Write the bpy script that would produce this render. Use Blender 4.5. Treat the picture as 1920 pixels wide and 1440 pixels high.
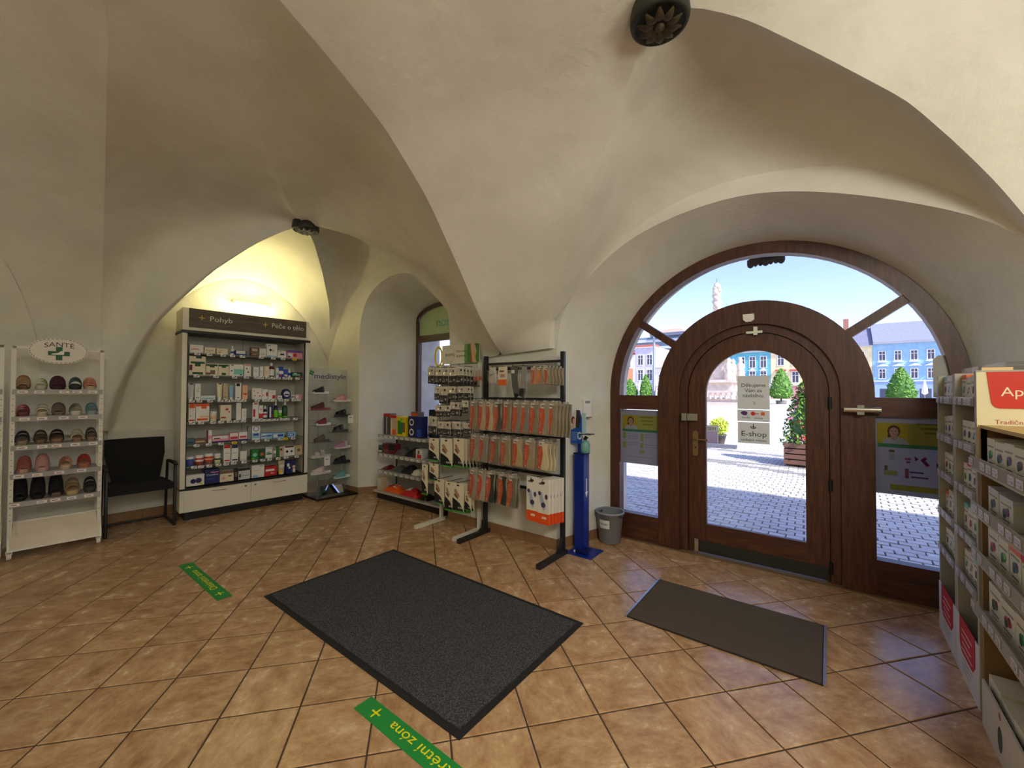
import bpy, math, random
from mathutils import Vector, Matrix
random.seed(7)
PI = math.pi
SC = bpy.context.scene
COL = SC.collection
for _o in list(bpy.data.objects): bpy.data.objects.remove(_o)

# ------------------------------------------------------------------ camera
# World axes follow the room: +X runs along the street front, +Y goes out to the square, Z up.
cam = bpy.data.objects.new('camera', bpy.data.cameras.new('camera')); COL.objects.link(cam)
cam.data.sensor_width = 36.0; cam.data.lens = 769.0 / 1920 * 36
cam.data.clip_start = 0.05; cam.data.clip_end = 2000
cam.matrix_world = (Matrix.Translation((0, 0, 1.46)) @ Matrix.Rotation(math.radians(37.7), 4, 'Z')
                    @ Matrix.Rotation(math.radians(91.0027), 4, 'X') @ Matrix.Rotation(0.00415, 4, 'Z'))
SC.camera = cam
# ------------------------------------------------------------------ view, sky, sun, lamps
SC.view_settings.view_transform = 'Standard'
try: SC.view_settings.look = 'None'
except Exception: pass
SC.view_settings.exposure = 0.18; SC.view_settings.gamma = 1.0; SC.view_settings.use_curve_mapping = False
wd = bpy.data.worlds.new('sky'); SC.world = wd; wd.use_nodes = True
_n = wd.node_tree.nodes; _l = wd.node_tree.links
_bg = _n['Background']
_sky = _n.new('ShaderNodeTexSky'); _sky.sky_type = 'NISHITA'; _sky.sun_disc = False
_sky.sun_elevation = math.radians(45); _sky.sun_rotation = math.radians(110)
_sky.air_density = 1.0; _sky.dust_density = 0.6; _sky.ozone_density = 2.0
_mx = _n.new('ShaderNodeMixRGB'); _mx.blend_type = 'MULTIPLY'; _mx.inputs[0].default_value = 1.0; _mx.inputs[2].default_value = (.93, .85, 1.08, 1)
_l.new(_sky.outputs[0], _mx.inputs[1]); _l.new(_mx.outputs[0], _bg.inputs[0]); _bg.inputs[1].default_value = 0.31
sun = bpy.data.lights.new('sun', 'SUN'); sun.energy = 6.0; sun.angle = math.radians(0.6); sun.color = (1.0, 0.95, 0.86)
so = bpy.data.objects.new('sun', sun); COL.objects.link(so)
so.rotation_euler = Vector((-.95, .30, -1.0)).to_track_quat('-Z', 'Y').to_euler()
WARM = (1.0, .965, .84)
SC.cycles.caustics_reflective = False; SC.cycles.caustics_refractive = False
def lamp(name, loc, energy, color, size, sy=None, direction=None, typ='AREA'):
    L = bpy.data.lights.new(name, typ); L.energy = energy; L.color = color
    if typ == 'AREA':
        L.size = size
        if sy: L.shape = 'RECTANGLE'; L.size_y = sy
    else: L.shadow_soft_size = size
    o = bpy.data.objects.new(name, L); COL.objects.link(o); o.location = loc
    if direction: o.rotation_euler = Vector(direction).to_track_quat('-Z', 'Y').to_euler()
    return o
# halogen wall uplighter over the pharmacy cabinet, and unseen fill lamps added behind the camera
lamp('uplighter_bulb', (-5.93, 2.16, 2.50), 6, (1.0, .86, .42), .5, .08, (-.25, 0, 1))
lamp('uplighter_glow', (-5.83, 2.16, 2.56), 3.5, (1.0, .86, .42), .5, .08, (-1, 0, -.15))
lamp('fill_uplight', (3.0, .4, 2.0), 112, WARM, 1.8, 1.6, (0, 0, 1))
lamp('fill_uplight', (-.8, -4.0, 2.1), 24, WARM, 1.6, .6, (0, 0, 1))
lamp('fill_uplight', (-4.2, -2.6, 2.1), 20, WARM, 1.2, .5, (0, 0, 1))
lamp('fill_downlight', (1.35, -.3, 3.15), 88, WARM, .9, .9, (-.05, .55, -.85))  # unseen lamp added to brighten the floor, mats and door wall

# ------------------------------------------------------------------ materials
def lin(c):
    return tuple((x/12.92 if x <= .04045 else ((x+.055)/1.055)**2.4) for x in [v/255.0 for v in c]) + (1.0,)
_M = {}
def M(rgb, rough=.55, metal=0.0, **k):
    key = (tuple(rgb), rough, metal, tuple(sorted(k.items())))
    if key in _M: return _M[key]
    m = bpy.data.materials.new('mat_%d_%d_%d' % tuple(rgb)); m.use_nodes = True
    b = m.node_tree.nodes['Principled BSDF']
    b.inputs['Base Color'].default_value = lin(rgb)
    b.inputs['Roughness'].default_value = rough; b.inputs['Metallic'].default_value = metal
    for kk, v in k.items():
        if kk == 'spec': b.inputs['Specular IOR Level'].default_value = v
        if kk == 'noise':      # colour variation and fine relief
            nt = m.node_tree; t = nt.nodes.new('ShaderNodeTexNoise'); t.inputs['Scale'].default_value = v; t.inputs['Detail'].default_value = 5
            tc = nt.nodes.new('ShaderNodeTexCoord'); nt.links.new(tc.outputs['Object'], t.inputs['Vector'])
            mx = nt.nodes.new('ShaderNodeMixRGB'); mx.blend_type = 'MULTIPLY'; mx.inputs[0].default_value = .35
            mx.inputs[0].default_value = 1.0; mx.inputs[1].default_value = lin(rgb)
            mr = nt.nodes.new('ShaderNodeMapRange'); mr.inputs[1].default_value = .25; mr.inputs[2].default_value = .75; mr.inputs[3].default_value = .8; mr.inputs[4].default_value = 1.12
            nt.links.new(t.outputs['Fac'], mr.inputs[0]); nt.links.new(mr.outputs[0], mx.inputs[2]); nt.links.new(mx.outputs[0], b.inputs['Base Color'])
            bp = nt.nodes.new('ShaderNodeBump'); bp.inputs['Strength'].default_value = .25; bp.inputs['Distance'].default_value = .004
            nt.links.new(t.outputs['Fac'], bp.inputs['Height']); nt.links.new(bp.outputs[0], b.inputs['Normal'])
    _M[key] = m; return m
def nodes_mat(name):
    m = bpy.data.materials.new(name); m.use_nodes = True
    return m, m.node_tree, m.node_tree.nodes['Principled BSDF']
def ramp(nt, src, stops):
    r = nt.nodes.new('ShaderNodeValToRGB'); e = r.color_ramp.elements
    while len(e) < len(stops): e.new(.5)
    for i, (p, c) in enumerate(stops): e[i].position = p; e[i].color = lin(c)
    nt.links.new(src, r.inputs[0]); return r
def noise(nt, vec, scale, detail=6, rough=.6, dist=0.0):
    t = nt.nodes.new('ShaderNodeTexNoise'); t.inputs['Scale'].default_value = scale; t.inputs['Detail'].default_value = detail
    t.inputs['Roughness'].default_value = rough; t.inputs['Distortion'].default_value = dist
    if vec is not None: nt.links.new(vec, t.inputs['Vector'])
    return t
def bump(nt, b, src, strength, dist):
    bp = nt.nodes.new('ShaderNodeBump'); bp.inputs['Strength'].default_value = strength; bp.inputs['Distance'].default_value = dist
    nt.links.new(src, bp.inputs['Height']); nt.links.new(bp.outputs[0], b.inputs['Normal'])
def plaster():
    m, nt, b = nodes_mat('lime_plaster')
    tc = nt.nodes.new('ShaderNodeTexCoord')
    a = noise(nt, tc.outputs['Object'], 1.3, 8, .65, .3)
    r = ramp(nt, a.outputs['Fac'], [(.3, (218, 216, 204)), (.7, (238, 237, 228))])
    nt.links.new(r.outputs[0], b.inputs['Base Color']); b.inputs['Roughness'].default_value = .92
    b.inputs['Specular IOR Level'].default_value = .15
    c = noise(nt, tc.outputs['Object'], 9, 7, .6)
    bump(nt, b, c.outputs['Fac'], .35, .02)
    return m
PLASTER = plaster()
def wood(name, c0, c1, c2, sx=(9, 9, .9), rough=.42):
    m, nt, b = nodes_mat(name)
    tc = nt.nodes.new('ShaderNodeTexCoord'); mp = nt.nodes.new('ShaderNodeMapping'); mp.inputs['Scale'].default_value = sx
    nt.links.new(tc.outputs['Object'], mp.inputs[0])
    a = noise(nt, mp.outputs[0], 5, 8, .62, .8)
    r = ramp(nt, a.outputs['Fac'], [(.28, c0), (.5, c1), (.72, c2)])
    nt.links.new(r.outputs[0], b.inputs['Base Color']); b.inputs['Roughness'].default_value = rough
    bump(nt, b, a.outputs['Fac'], .15, .003)
    return m
OAK = wood('dark_oak', (50, 26, 16), (78, 43, 28), (100, 60, 40))
OAKH = wood('dark_oak_across', (50, 26, 16), (78, 43, 28), (100, 60, 40), (.9, 9, 9))
GREYWOOD = wood('grey_wood', (66, 58, 52), (92, 82, 73), (118, 106, 94), (1.2, 10, 14), .6)
def tile_mat():
    m, nt, b = nodes_mat('terracotta_tile')
    tc = nt.nodes.new('ShaderNodeTexCoord'); oi = nt.nodes.new('ShaderNodeObjectInfo')
    ad = nt.nodes.new('ShaderNodeVectorMath'); ad.operation = 'ADD'
    ml = nt.nodes.new('ShaderNodeMath'); ml.operation = 'MULTIPLY'; ml.inputs[1].default_value = 53
    nt.links.new(oi.outputs['Random'], ml.inputs[0]); nt.links.new(tc.outputs['Object'], ad.inputs[0]); nt.links.new(ml.outputs[0], ad.inputs[1])
    mp = nt.nodes.new('ShaderNodeMapping'); mp.inputs['Scale'].default_value = (1, 1.5, 1); nt.links.new(ad.outputs[0], mp.inputs[0])
    a = noise(nt, mp.outputs[0], 7, 10, .72, .15)
    r = ramp(nt, a.outputs['Fac'], [(.25, (136, 98, 66)), (.45, (178, 138, 100)), (.58, (198, 162, 124)), (.78, (214, 188, 158))])
    hv = nt.nodes.new('ShaderNodeHueSaturation'); mr = nt.nodes.new('ShaderNodeMapRange'); mr.inputs[3].default_value = .93; mr.inputs[4].default_value = 1.06
    nt.links.new(oi.outputs['Random'], mr.inputs[0]); nt.links.new(mr.outputs[0], hv.inputs['Value']); nt.links.new(r.outputs[0], hv.inputs['Color'])
    nt.links.new(hv.outputs[0], b.inputs['Base Color'])
    rr = nt.nodes.new('ShaderNodeMapRange'); rr.inputs[3].default_value = .14; rr.inputs[4].default_value = .36
    nt.links.new(a.outputs['Fac'], rr.inputs[0]); nt.links.new(rr.outputs[0], b.inputs['Roughness'])
    c = noise(nt, ad.outputs[0], 14, 6, .6); bump(nt, b, c.outputs['Fac'], .1, .006)
    return m
TILE = tile_mat()
def clear_mat(name, tint=(1, 1, 1), gloss=.08, rough=.02, haze=0.0, hazec=(230, 232, 235)):
    m = bpy.data.materials.new(name); m.use_nodes = True; nt = m.node_tree; nt.nodes.clear()
    out = nt.nodes.new('ShaderNodeOutputMaterial'); t = nt.nodes.new('ShaderNodeBsdfTransparent'); t.inputs[0].default_value = (*tint, 1)
    g = nt.nodes.new('ShaderNodeBsdfGlossy'); g.inputs['Roughness'].default_value = rough
    fr = nt.nodes.new('ShaderNodeLayerWeight'); fr.inputs[0].default_value = .25
    mr = nt.nodes.new('ShaderNodeMapRange'); mr.inputs[3].default_value = gloss*.5; mr.inputs[4].default_value = min(1, gloss*4)
    nt.links.new(fr.outputs['Fresnel'], mr.inputs[0])
    mx = nt.nodes.new('ShaderNodeMixShader'); nt.links.new(mr.outputs[0], mx.inputs[0]); nt.links.new(t.outputs[0], mx.inputs[1]); nt.links.new(g.outputs[0], mx.inputs[2])
    last = mx
    if haze:
        d = nt.nodes.new('ShaderNodeBsdfDiffuse'); d.inputs[0].default_value = lin(hazec)
        m2 = nt.nodes.new('ShaderNodeMixShader'); m2.inputs[0].default_value = haze
        nt.links.new(mx.outputs[0], m2.inputs[1]); nt.links.new(d.outputs[0], m2.inputs[2]); last = m2
    nt.links.new(last.outputs[0], out.inputs[0]); return m
GLASS = clear_mat('window_glass', gloss=.03)
ACRYL = clear_mat('clear_acrylic', (.96, .98, .98), .12, .05, .12)
FILM = clear_mat('clear_film', (.99, .99, .99), .09, .12)
def sheet_mat(rgb, tl=.5):
    key = ('sheet', tuple(rgb), tl)
    if key in _M: return _M[key]
    m = bpy.data.materials.new('printed_sheet'); m.use_nodes = True; nt = m.node_tree; nt.nodes.clear()
    out = nt.nodes.new('ShaderNodeOutputMaterial'); d = nt.nodes.new('ShaderNodeBsdfDiffuse'); t = nt.nodes.new('ShaderNodeBsdfTranslucent')
    d.inputs[0].default_value = lin(rgb); t.inputs[0].default_value = lin(rgb)
    mx = nt.nodes.new('ShaderNodeMixShader'); mx.inputs[0].default_value = tl
    nt.links.new(d.outputs[0], mx.inputs[1]); nt.links.new(t.outputs[0], mx.inputs[2]); nt.links.new(mx.outputs[0], out.inputs[0])
    _M[key] = m; return m
def emit_mat(rgb, s):
    m = bpy.data.materials.new('lamp_glow'); m.use_nodes = True
    b = m.node_tree.nodes['Principled BSDF']; b.inputs['Emission Color'].default_value = lin(rgb); b.inputs['Emission Strength'].default_value = s
    return m
MIRROR = M((225, 225, 222), .03, 1.0); CHROME = M((205, 205, 200), .18, 1.0); BRASS = M((170, 150, 110), .3, 1.0)
WHITE = M((238, 237, 232), .4); OFFW = M((226, 222, 208), .5); BLACK = M((18, 18, 20), .45); IRON = M((30, 30, 33), .4)
P = dict(W=(240, 240, 236), C=(236, 228, 200), R=(205, 40, 40), O=(236, 96, 30), B=(40, 80, 180), N=(28, 34, 100), G=(40, 130, 60), D=(30, 80, 48), K=(28, 26, 28),
         T=(130, 205, 190), P=(235, 160, 175), H=(110, 28, 40), Y=(238, 210, 20), S=(150, 150, 150), E=(206, 186, 156), L=(150, 200, 230), U=(110, 80, 160), J=(120, 210, 40),
         Q=(90, 90, 92), A=(120, 96, 76), F=(240, 190, 150), Z=(70, 110, 120), X=(212, 212, 214))
def pc(k, rough=.5): return M(P[k], rough)

# ------------------------------------------------------------------ mesh builder
class MB:
    def __init__(s): s.v = []; s.f = []; s.m = []; s.mats = []; s.sm = []
    def mi(s, m):
        if m not in s.mats: s.mats.append(m)
        return s.mats.index(m)
    def add(s, vs, fs, m, smooth=False):
        o = len(s.v); k = s.mi(m); s.v += [tuple(v) for v in vs]
        for f in fs: s.f.append(tuple(i+o for i in f)); s.m.append(k); s.sm.append(smooth)
        return s
    def box(s, x0, x1, y0, y1, z0, z1, m):
        vs = [(x, y, z) for z in (z0, z1) for y in (y0, y1) for x in (x0, x1)]
        return s.add(vs, [(0, 2, 3, 1), (4, 5, 7, 6), (0, 1, 5, 4), (2, 6, 7, 3), (0, 4, 6, 2), (1, 3, 7, 5)], m)
    def prism(s, pts, y0, y1, m, smooth=False):
        """outline in X,Z pulled from y0 to y1"""
        n = len(pts); vs = [(x, y0, z) for x, z in pts] + [(x, y1, z) for x, z in pts]
        s.add(vs, [tuple(range(n)), tuple(range(2*n-1, n-1, -1))], m)
        return s.add(vs, [(i, i+n, (i+1) % n+n, (i+1) % n) for i in range(n)], m, smooth)
    def plan(s, pts, z0, z1, m):
        """outline in X,Y pulled from z0 to z1"""
        n = len(pts); vs = [(x, y, z0) for x, y in pts] + [(x, y, z1) for x, y in pts]
        return s.add(vs, [tuple(range(n-1, -1, -1)), tuple(range(n, 2*n))] + [(i, (i+1) % n, (i+1) % n+n, i+n) for i in range(n)], m)
    def band(s, a, b, y0, y1, m):
        """solid strip between two X,Z polylines of equal length"""
        n = len(a); vs = [(x, y0, z) for x, z in a] + [(x, y0, z) for x, z in b] + [(x, y1, z) for x, z in a] + [(x, y1, z) for x, z in b]
        fs = []
        for i in range(n-1):
            fs += [(i, i+1, n+i+1, n+i), (2*n+i, 3*n+i, 3*n+i+1, 2*n+i+1), (i, 2*n+i, 2*n+i+1, i+1), (n+i, n+i+1, 3*n+i+1, 3*n+i)]
        fs += [(0, n, 3*n, 2*n), (n-1, 3*n-1, 4*n-1, 2*n-1)]
        return s.add(vs, fs, m)
    def quad(s, x0, x1, z0, z1, y, m): return s.add([(x0, y, z0), (x1, y, z0), (x1, y, z1), (x0, y, z1)], [(0, 1, 2, 3)], m)
    def disc(s, cx, cz, r, y, m, n=14, rz=None):
        return s.add([(cx+r*math.cos(2*PI*i/n), y, cz+(rz or r)*math.sin(2*PI*i/n)) for i in range(n)], [tuple(range(n))], m)
    def lathe(s, prof, m, cx=0, cy=0, n=14, cap=True):
        vs = []; fs = []
        for r, z in prof: vs += [(cx+r*math.cos(2*PI*i/n), cy+r*math.sin(2*PI*i/n), z) for i in range(n)]
        for j in range(len(prof)-1):
            fs += [(j*n+i, j*n+(i+1) % n, (j+1)*n+(i+1) % n, (j+1)*n+i) for i in range(n)]
        s.add(vs, fs, m, True)
        if cap:
            k = len(prof)-1
            s.add(vs[:n], [tuple(range(n-1, -1, -1))], m); s.add(vs[k*n:], [tuple(range(n))], m)
        return s
    def tube(s, pts, r, m, n=8, flat=1.0):
        pts = [Vector(p) for p in pts]; vs = []; fs = []
        for i, p in enumerate(pts):
            d = (pts[min(i+1, len(pts)-1)] - pts[max(i-1, 0)]).normalized()
            a = d.cross(Vector((0, 0, 1)));
            if a.length < .05: a = d.cross(Vector((1, 0, 0)))
            a.normalize(); b = d.cross(a).normalized()
            rr = r[i] if isinstance(r, (list, tuple)) else r
            vs += [tuple(p + a*rr*math.cos(2*PI*k/n) + b*rr*flat*math.sin(2*PI*k/n)) for k in range(n)]
        for i in range(len(pts)-1):
            fs += [(i*n+k, i*n+(k+1) % n, (i+1)*n+(k+1) % n, (i+1)*n+k) for k in range(n)]
        s.add(vs, fs, m, True); L = len(pts)-1
        return s.add(vs[:n] + vs[L*n:], [tuple(range(n-1, -1, -1)), tuple(range(n, 2*n))], m)
    def grid(s, rows, m, smooth=True, flip=False):
        n = len(rows[0]); vs = [p for r in rows for p in r]; fs = []
        for j in range(len(rows)-1):
            for i in range(n-1):
                q = (j*n+i, j*n+i+1, (j+1)*n+i+1, (j+1)*n+i); fs.append(q[::-1] if flip else q)
        return s.add(vs, fs, m, smooth)
    def shell(s, outer, inner, m):
        """two matching grids closed along their rims"""
        s.grid(outer, m); s.grid(inner, m, True, True)
        def ring(g): return list(g[0]) + [r[-1] for r in g[1:-1]] + list(g[-1][::-1]) + [r[0] for r in g[-2:0:-1]]
        a, b = ring(outer), ring(inner); n = len(a)
        return s.add(a+b, [(i, i+n, (i+1) % n+n, (i+1) % n) for i in range(n)], m)
    def text(s, string, org, xd, yd, size, m, width=None, align='L', lift=0.0):
        vs, fs, w = glyphs(string); k = size; kx = size if width is None else width / max(w, 1e-4)
        o = Vector(org); X = Vector(xd); Y = Vector(yd); N = X.cross(Y).normalized()*lift
        off = {'L': 0, 'C': -w/2, 'R': -w}[align]
        return s.add([tuple(o + X*((x+off)*kx) + Y*(y*k) + N) for x, y in vs], fs, m)
    def mesh(s, name):
        me = bpy.data.meshes.new(name); me.from_pydata(s.v, [], s.f)
        for m in s.mats: me.materials.append(m)
        me.polygons.foreach_set('material_index', s.m); me.polygons.foreach_set('use_smooth', s.sm)
        me.update(); return me
    def build(s, name, parent=None, loc=None, rz=0.0):
        o = bpy.data.objects.new(name, s.mesh(name)); COL.objects.link(o)
        if parent: o.parent = parent
        if loc is not None: o.location = loc
        if rz: o.rotation_euler = (0, 0, rz)
        return o
_G = {}
def glyphs(string):
    if string in _G: return _G[string]
    c = bpy.data.curves.new('t', 'FONT'); c.body = string; c.size = 1.0; c.resolution_u = 3; c.fill_mode = 'FRONT' if hasattr(c, 'fill_mode') else c.fill_mode
    o = bpy.data.objects.new('t', c); me = bpy.data.meshes.new_from_object(o)
    vs = [(v.co.x, v.co.y) for v in me.vertices]; fs = [tuple(p.vertices) for p in me.polygons]
    w = max([v[0] for v in vs]) if vs else .1
    bpy.data.objects.remove(o); bpy.data.curves.remove(c); bpy.data.meshes.remove(me)
    _G[string] = (vs, fs, w); return _G[string]
def tag(o, label, cat, group=None, kind=None):
    o['label'] = label; o['category'] = cat
    if group: o['group'] = group
    if kind: o['kind'] = kind
    return o
def empty(name, loc, rz=0.0):
    o = bpy.data.objects.new(name, None); COL.objects.link(o); o.location = loc; o.rotation_euler = (0, 0, rz); o.empty_display_size = .1
    return o
def thing(name, label, cat, loc, rz=0.0, group=None): return tag(empty(name, loc, rz), label, cat, group)
def struct(o): o['kind'] = 'structure'; return o
def kids(o): return [c for c in ALLK.get(o.name, [])]
ALLK = {}
def dup(o, loc, rz=None, label=None, group=None):
    def cp(a, par):
        c = a.copy(); COL.objects.link(c)
        if par: c.parent = par
        for k in a.children: cp(k, c)
        return c
    r = cp(o, None); r.location = loc
    if rz is not None: r.rotation_euler = (r.rotation_euler[0], r.rotation_euler[1], rz)
    if label: r['label'] = label
    if group: r['group'] = group
    return r
class Fr:
    """a display's own axes: s to the right along its front, d into its depth, z up"""
    def __init__(f, u, v, ang): f.o = (u, v); f.a = ang
    def w(f, s, d, z=0.0): c, n = math.cos(f.a), math.sin(f.a); return (f.o[0]+c*s-n*d, f.o[1]+n*s+c*d, z)
def resample(pl, n):
    pl = [Vector(p) for p in pl]; L = [0.0]
    for a, b in zip(pl, pl[1:]): L.append(L[-1] + (b-a).length)
    out = []
    for i in range(n):
        t = L[-1]*i/(n-1); k = 0
        while k < len(L)-2 and L[k+1] < t: k += 1
        out.append(pl[k].lerp(pl[k+1], (t-L[k])/max(L[k+1]-L[k], 1e-9)))
    return out
def smooth(pl, n, it=3):
    p = resample(pl, n)
    for _ in range(it):
        q = p[:]
        for i in range(1, n-1): q[i] = (p[i-1] + p[i]*2 + p[i+1]) / 4
        p = q
    return p
# ================================================================== ROOM SHELL
def arc(cx, cz, r, n=24, a0=180, a1=0, rz=None):
    return [(cx + r*math.cos(math.radians(a0+(a1-a0)*i/n)), cz + (rz or r)*math.sin(math.radians(a0+(a1-a0)*i/n))) for i in range(n+1)]
def legs(cx, cz, r, z0, n=24): return [(cx-r, z0)] + arc(cx, cz, r, n) + [(cx+r, z0)]
V0 = 3.27                                   # inner face of the street wall
DN = [(-2.0, 0), (-2.0, 1.0), (-2.0, 2.05), (-1.93, 2.24), (-1.76, 2.40), (-1.6, 2.54), (-1.42, 2.665), (-1.17, 2.775), (-.8, 2.85), (-.46, 2.86), (-.18, 2.80), (.12, 2.69), (.39, 2.56), (.62, 2.43), (.78, 2.30), (.9, 2.1), (.95, 1.9), (.95, 1.0), (.95, 0)]
WN = [(-5.27, 0), (-5.27, 1.2), (-5.27, 2.3), (-5.22, 2.55), (-5.11, 2.74), (-4.85, 2.91), (-4.51, 2.99), (-4.18, 2.95), (-3.87, 2.84), (-3.6, 2.66), (-3.47, 2.45), (-3.43, 2.2), (-3.43, 1.2), (-3.43, 0)]
mb = MB()
def fill_up(mb, pl, ztop, y, m):
    for a, b in zip(pl, pl[1:]):
        if abs(a[0]-b[0]) > 1e-6: mb.add([(a[0], y, a[1]), (b[0], y, b[1]), (b[0], y, ztop), (a[0], y, ztop)], [(0, 1, 2, 3)], m)
dn = [(p.x, p.z) for p in smooth([(x, 0, z) for x, z in DN], 70, 2)]; dn[0] = DN[0]; dn[-1] = DN[-1]
wn = [(p.x, p.z) for p in smooth([(x, 0, z) for x, z in WN], 60, 2)]; wn[0] = WN[0]; wn[-1] = WN[-1]
mb.quad(-6.6, -5.27, 0, 3.6, V0, PLASTER); mb.quad(-3.43, -2.0, 0, 3.6, V0, PLASTER); mb.quad(.95, 4.2, 0, 3.6, V0, PLASTER)
fill_up(mb, dn, 3.6, V0, PLASTER); fill_up(mb, wn, 3.6, V0, PLASTER)
def loft(mb, A, B, m, flip=False, k=6):
    rows = [[tuple(Vector(a).lerp(Vector(b), j/k)) for a, b in zip(A, B)] for j in range(k+1)]
    mb.grid(rows, m, True, flip)
CX = -.515; ZC = 1.45
A = resample([(x, V0, z) for x, z in dn], 80); B = resample([(x, 4.0, z) for x, z in legs(CX, ZC, 1.255, 0, 40)], 80)
loft(mb, A, B, PLASTER)
A = resample([(x, V0, z) for x, z in wn], 60)
WARC = [(-4.84, 0), (-4.84, 2.5)] + arc(-4.21, 2.5, .63, 14, 180, 0, .22)[1:-1] + [(-3.58, 2.5), (-3.58, 0)]
B = resample([(x, 3.97, z) for x, z in WARC], 60); loft(mb, A, B, PLASTER)
# wall thickness out to the street: jambs around both openings and the outer skin with its stone edge
OUT = M((214, 208, 196), .8, noise=6)
ow = [(p.x, p.z) for p in resample([(x, 0, z) for x, z in legs(CX, ZC, 1.272, -.1, 40)], 80)]
iw = [(p.x, p.z) for p in resample([(x, 0, z) for x, z in legs(CX, ZC, 1.36, -.1, 40)], 80)]
mb.band(ow, iw, 4.07, 4.4, OUT)
mb.band([(x, z) for x, z in WARC], [(x + (-.14 if x < -4.21 else .14), z+(.14 if z > .1 else 0)) for x, z in WARC], 3.98, 4.4, OUT)
fill_up(mb, [(x, z) for x, z in iw], 3.75, 4.4, OUT); fill_up(mb, WARC, 3.75, 4.4, OUT)
mb.quad(-15, -4.84, -.1, 3.75, 4.4, OUT); mb.quad(-3.58, CX-1.36, -.1, 3.75, 4.4, OUT); mb.quad(CX+1.36, 25, -.1, 3.75, 4.4, OUT)
mb.box(-4.84, -3.58, 3.97, 4.05, 0, .75, PLASTER)
wall_front = struct(mb.build('wall_front'))
# storeys above: they throw the shade over the pavement in front of the shop
struct(MB().box(-15, 25, -9, 4.4, 3.75, 9.0, OUT).build('wall_upper'))
mb = MB(); mb.add([(-6.25, .55, 0), (-6.12, 3.4, 0), (-6.12, 3.4, 3.6), (-6.25, .55, 3.6)], [(0, 1, 2, 3)], PLASTER)
mb.add([(-5.92, .76, 0), (-6.3, .73, 0), (-6.3, .73, 3.6), (-5.92, .76, 3.6)], [(0, 1, 2, 3)], PLASTER)
mb.add([(-5.92, .76, 0), (-5.92, .76, 3.6), (-5.97, .34, 3.6), (-5.97, .34, 0)], [(0, 1, 2, 3)], PLASTER)
mb.add([(-6.0, .36, 0), (-6.0, .36, 3.6), (-6.0, -5, 3.6), (-6.0, -5, 0)], [(0, 1, 2, 3)], PLASTER)
struct(mb.build('wall_left'))
struct(MB().box(-6.4, 4.3, -5.2, -5, 0, 3.75, PLASTER).build('wall_back'))
struct(MB().box(4.1, 4.3, -5, 3.3, 0, 3.75, PLASTER).build('wall_right'))

# ------------------------------------------------------------------ vaults
def sm(pl, n): return resample(pl, n) if len(pl) >= 50 else smooth(pl, n, 2)
def patch(mb, a, b, c, n=26, k=26, p=1.0, flip=False):
    """cell of a groin vault: from the boss along creases a and b out to the wall arch c"""
    a = sm(a, n); b = sm(b, n); c = [a[-1]] + [Vector(x) for x in c] + [b[-1]]; c = smooth(c, k, 2)
    rows = []
    for i in range(n):
        t = i/(n-1); row = []
        for j in range(k):
            s = j/(k-1); ch = a[-1].lerp(b[-1], s)
            row.append(tuple(a[i].lerp(b[i], s) + (c[j]-ch) * t**p))
        rows.append(row)
    mb.grid(rows, PLASTER, True, flip)
def ruled(mb, a, b, n=30, k=8, sag=0.0, flip=False):
    a = sm(a, n); b = sm(b, n); rows = []
    for j in range(k+1):
        s = j/k; rows.append([tuple(a[i].lerp(b[i], s) + Vector((0, 0, sag*math.sin(PI*s)*math.sin(PI*i/(n-1)))) ) for i in range(n)])
    mb.grid(rows, PLASTER, True, flip)
B1 = (-4.47, 2.12, 3.25); B2 = (-.62, 1.93, 3.27)
c1RF = [B1, (-4.32, 2.2, 3.22), (-4.05, 2.41, 3.13), (-3.77, 2.62, 2.94), (-3.5, 2.84, 2.68), (-3.27, 3.01, 2.39), (-3.15, 3.12, 2.15), (-2.98, V0, 1.80)]
c1LF = [B1, (-4.84, 2.40, 3.2), (-5.24, 2.71, 3.0), (-5.68, 3.04, 2.68), (-5.95, 3.2, 2.40), (-6.12, V0, 1.9)]
c1LB = [B1, (-4.56, 2.0, 3.2), (-4.82, 1.77, 3.03), (-5.14, 1.48, 2.72), (-5.41, 1.25, 2.38), (-5.66, 1.1, 2.12), (-5.98, 1.02, 1.78), (-6.14, .95, 1.4), (-6.2, .89, 1.03)]
c1RB = [B1, (-4.17, 1.83, 3.24), (-3.7, 1.5, 3.29), (-3.13, 1.13, 3.32), (-2.71, .84, 3.35), (-2.33, .6, 3.37), (-1.7, -.2, 3.42)]
T = [(-2.6, V0, 1.80), (-2.53, 2.98, 1.93), (-2.47, 2.72, 2.12), (-2.38, 2.36, 2.47), (-2.27, 1.93, 2.85), (-2.17, 1.5, 3.10), (-2.07, 1.1, 3.21), (-2.0, .81, 3.27), (-1.9, .4, 3.34), (-1.7, -.2, 3.42)]
def hd(d, z): return (-d*.992, d*.1253, z)
T0 = [(-5.92, .76, 1.0), hd(5.96, 1.7), hd(5.93, 2.1), hd(5.8, 2.45), hd(5.5, 2.75), hd(5.0, 2.98), hd(4.2, 3.16), hd(3.5, 3.27), hd(2.8, 3.34), (-1.7, -.2, 3.42)]
c2LF = [B2, (-.74, 2.04, 3.25), (-.86, 2.16, 3.19), (-1.16, 2.46, 3.02), (-1.4, 2.7, 2.79), (-1.65, 2.95, 2.55), (-1.8, 3.1, 2.38), (-1.94, 3.18, 2.22), (-2.03, 3.22, 2.1)]
c2RF = [B2, (-.47, 2.02, 3.26), (-.29, 2.17, 3.21), (-.02, 2.42, 3.07), (.31, 2.71, 2.87), (.51, 2.9, 2.67), (.66, 3.03, 2.49), (.78, 3.14, 2.32), (.95, V0, 2.05)]
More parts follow.
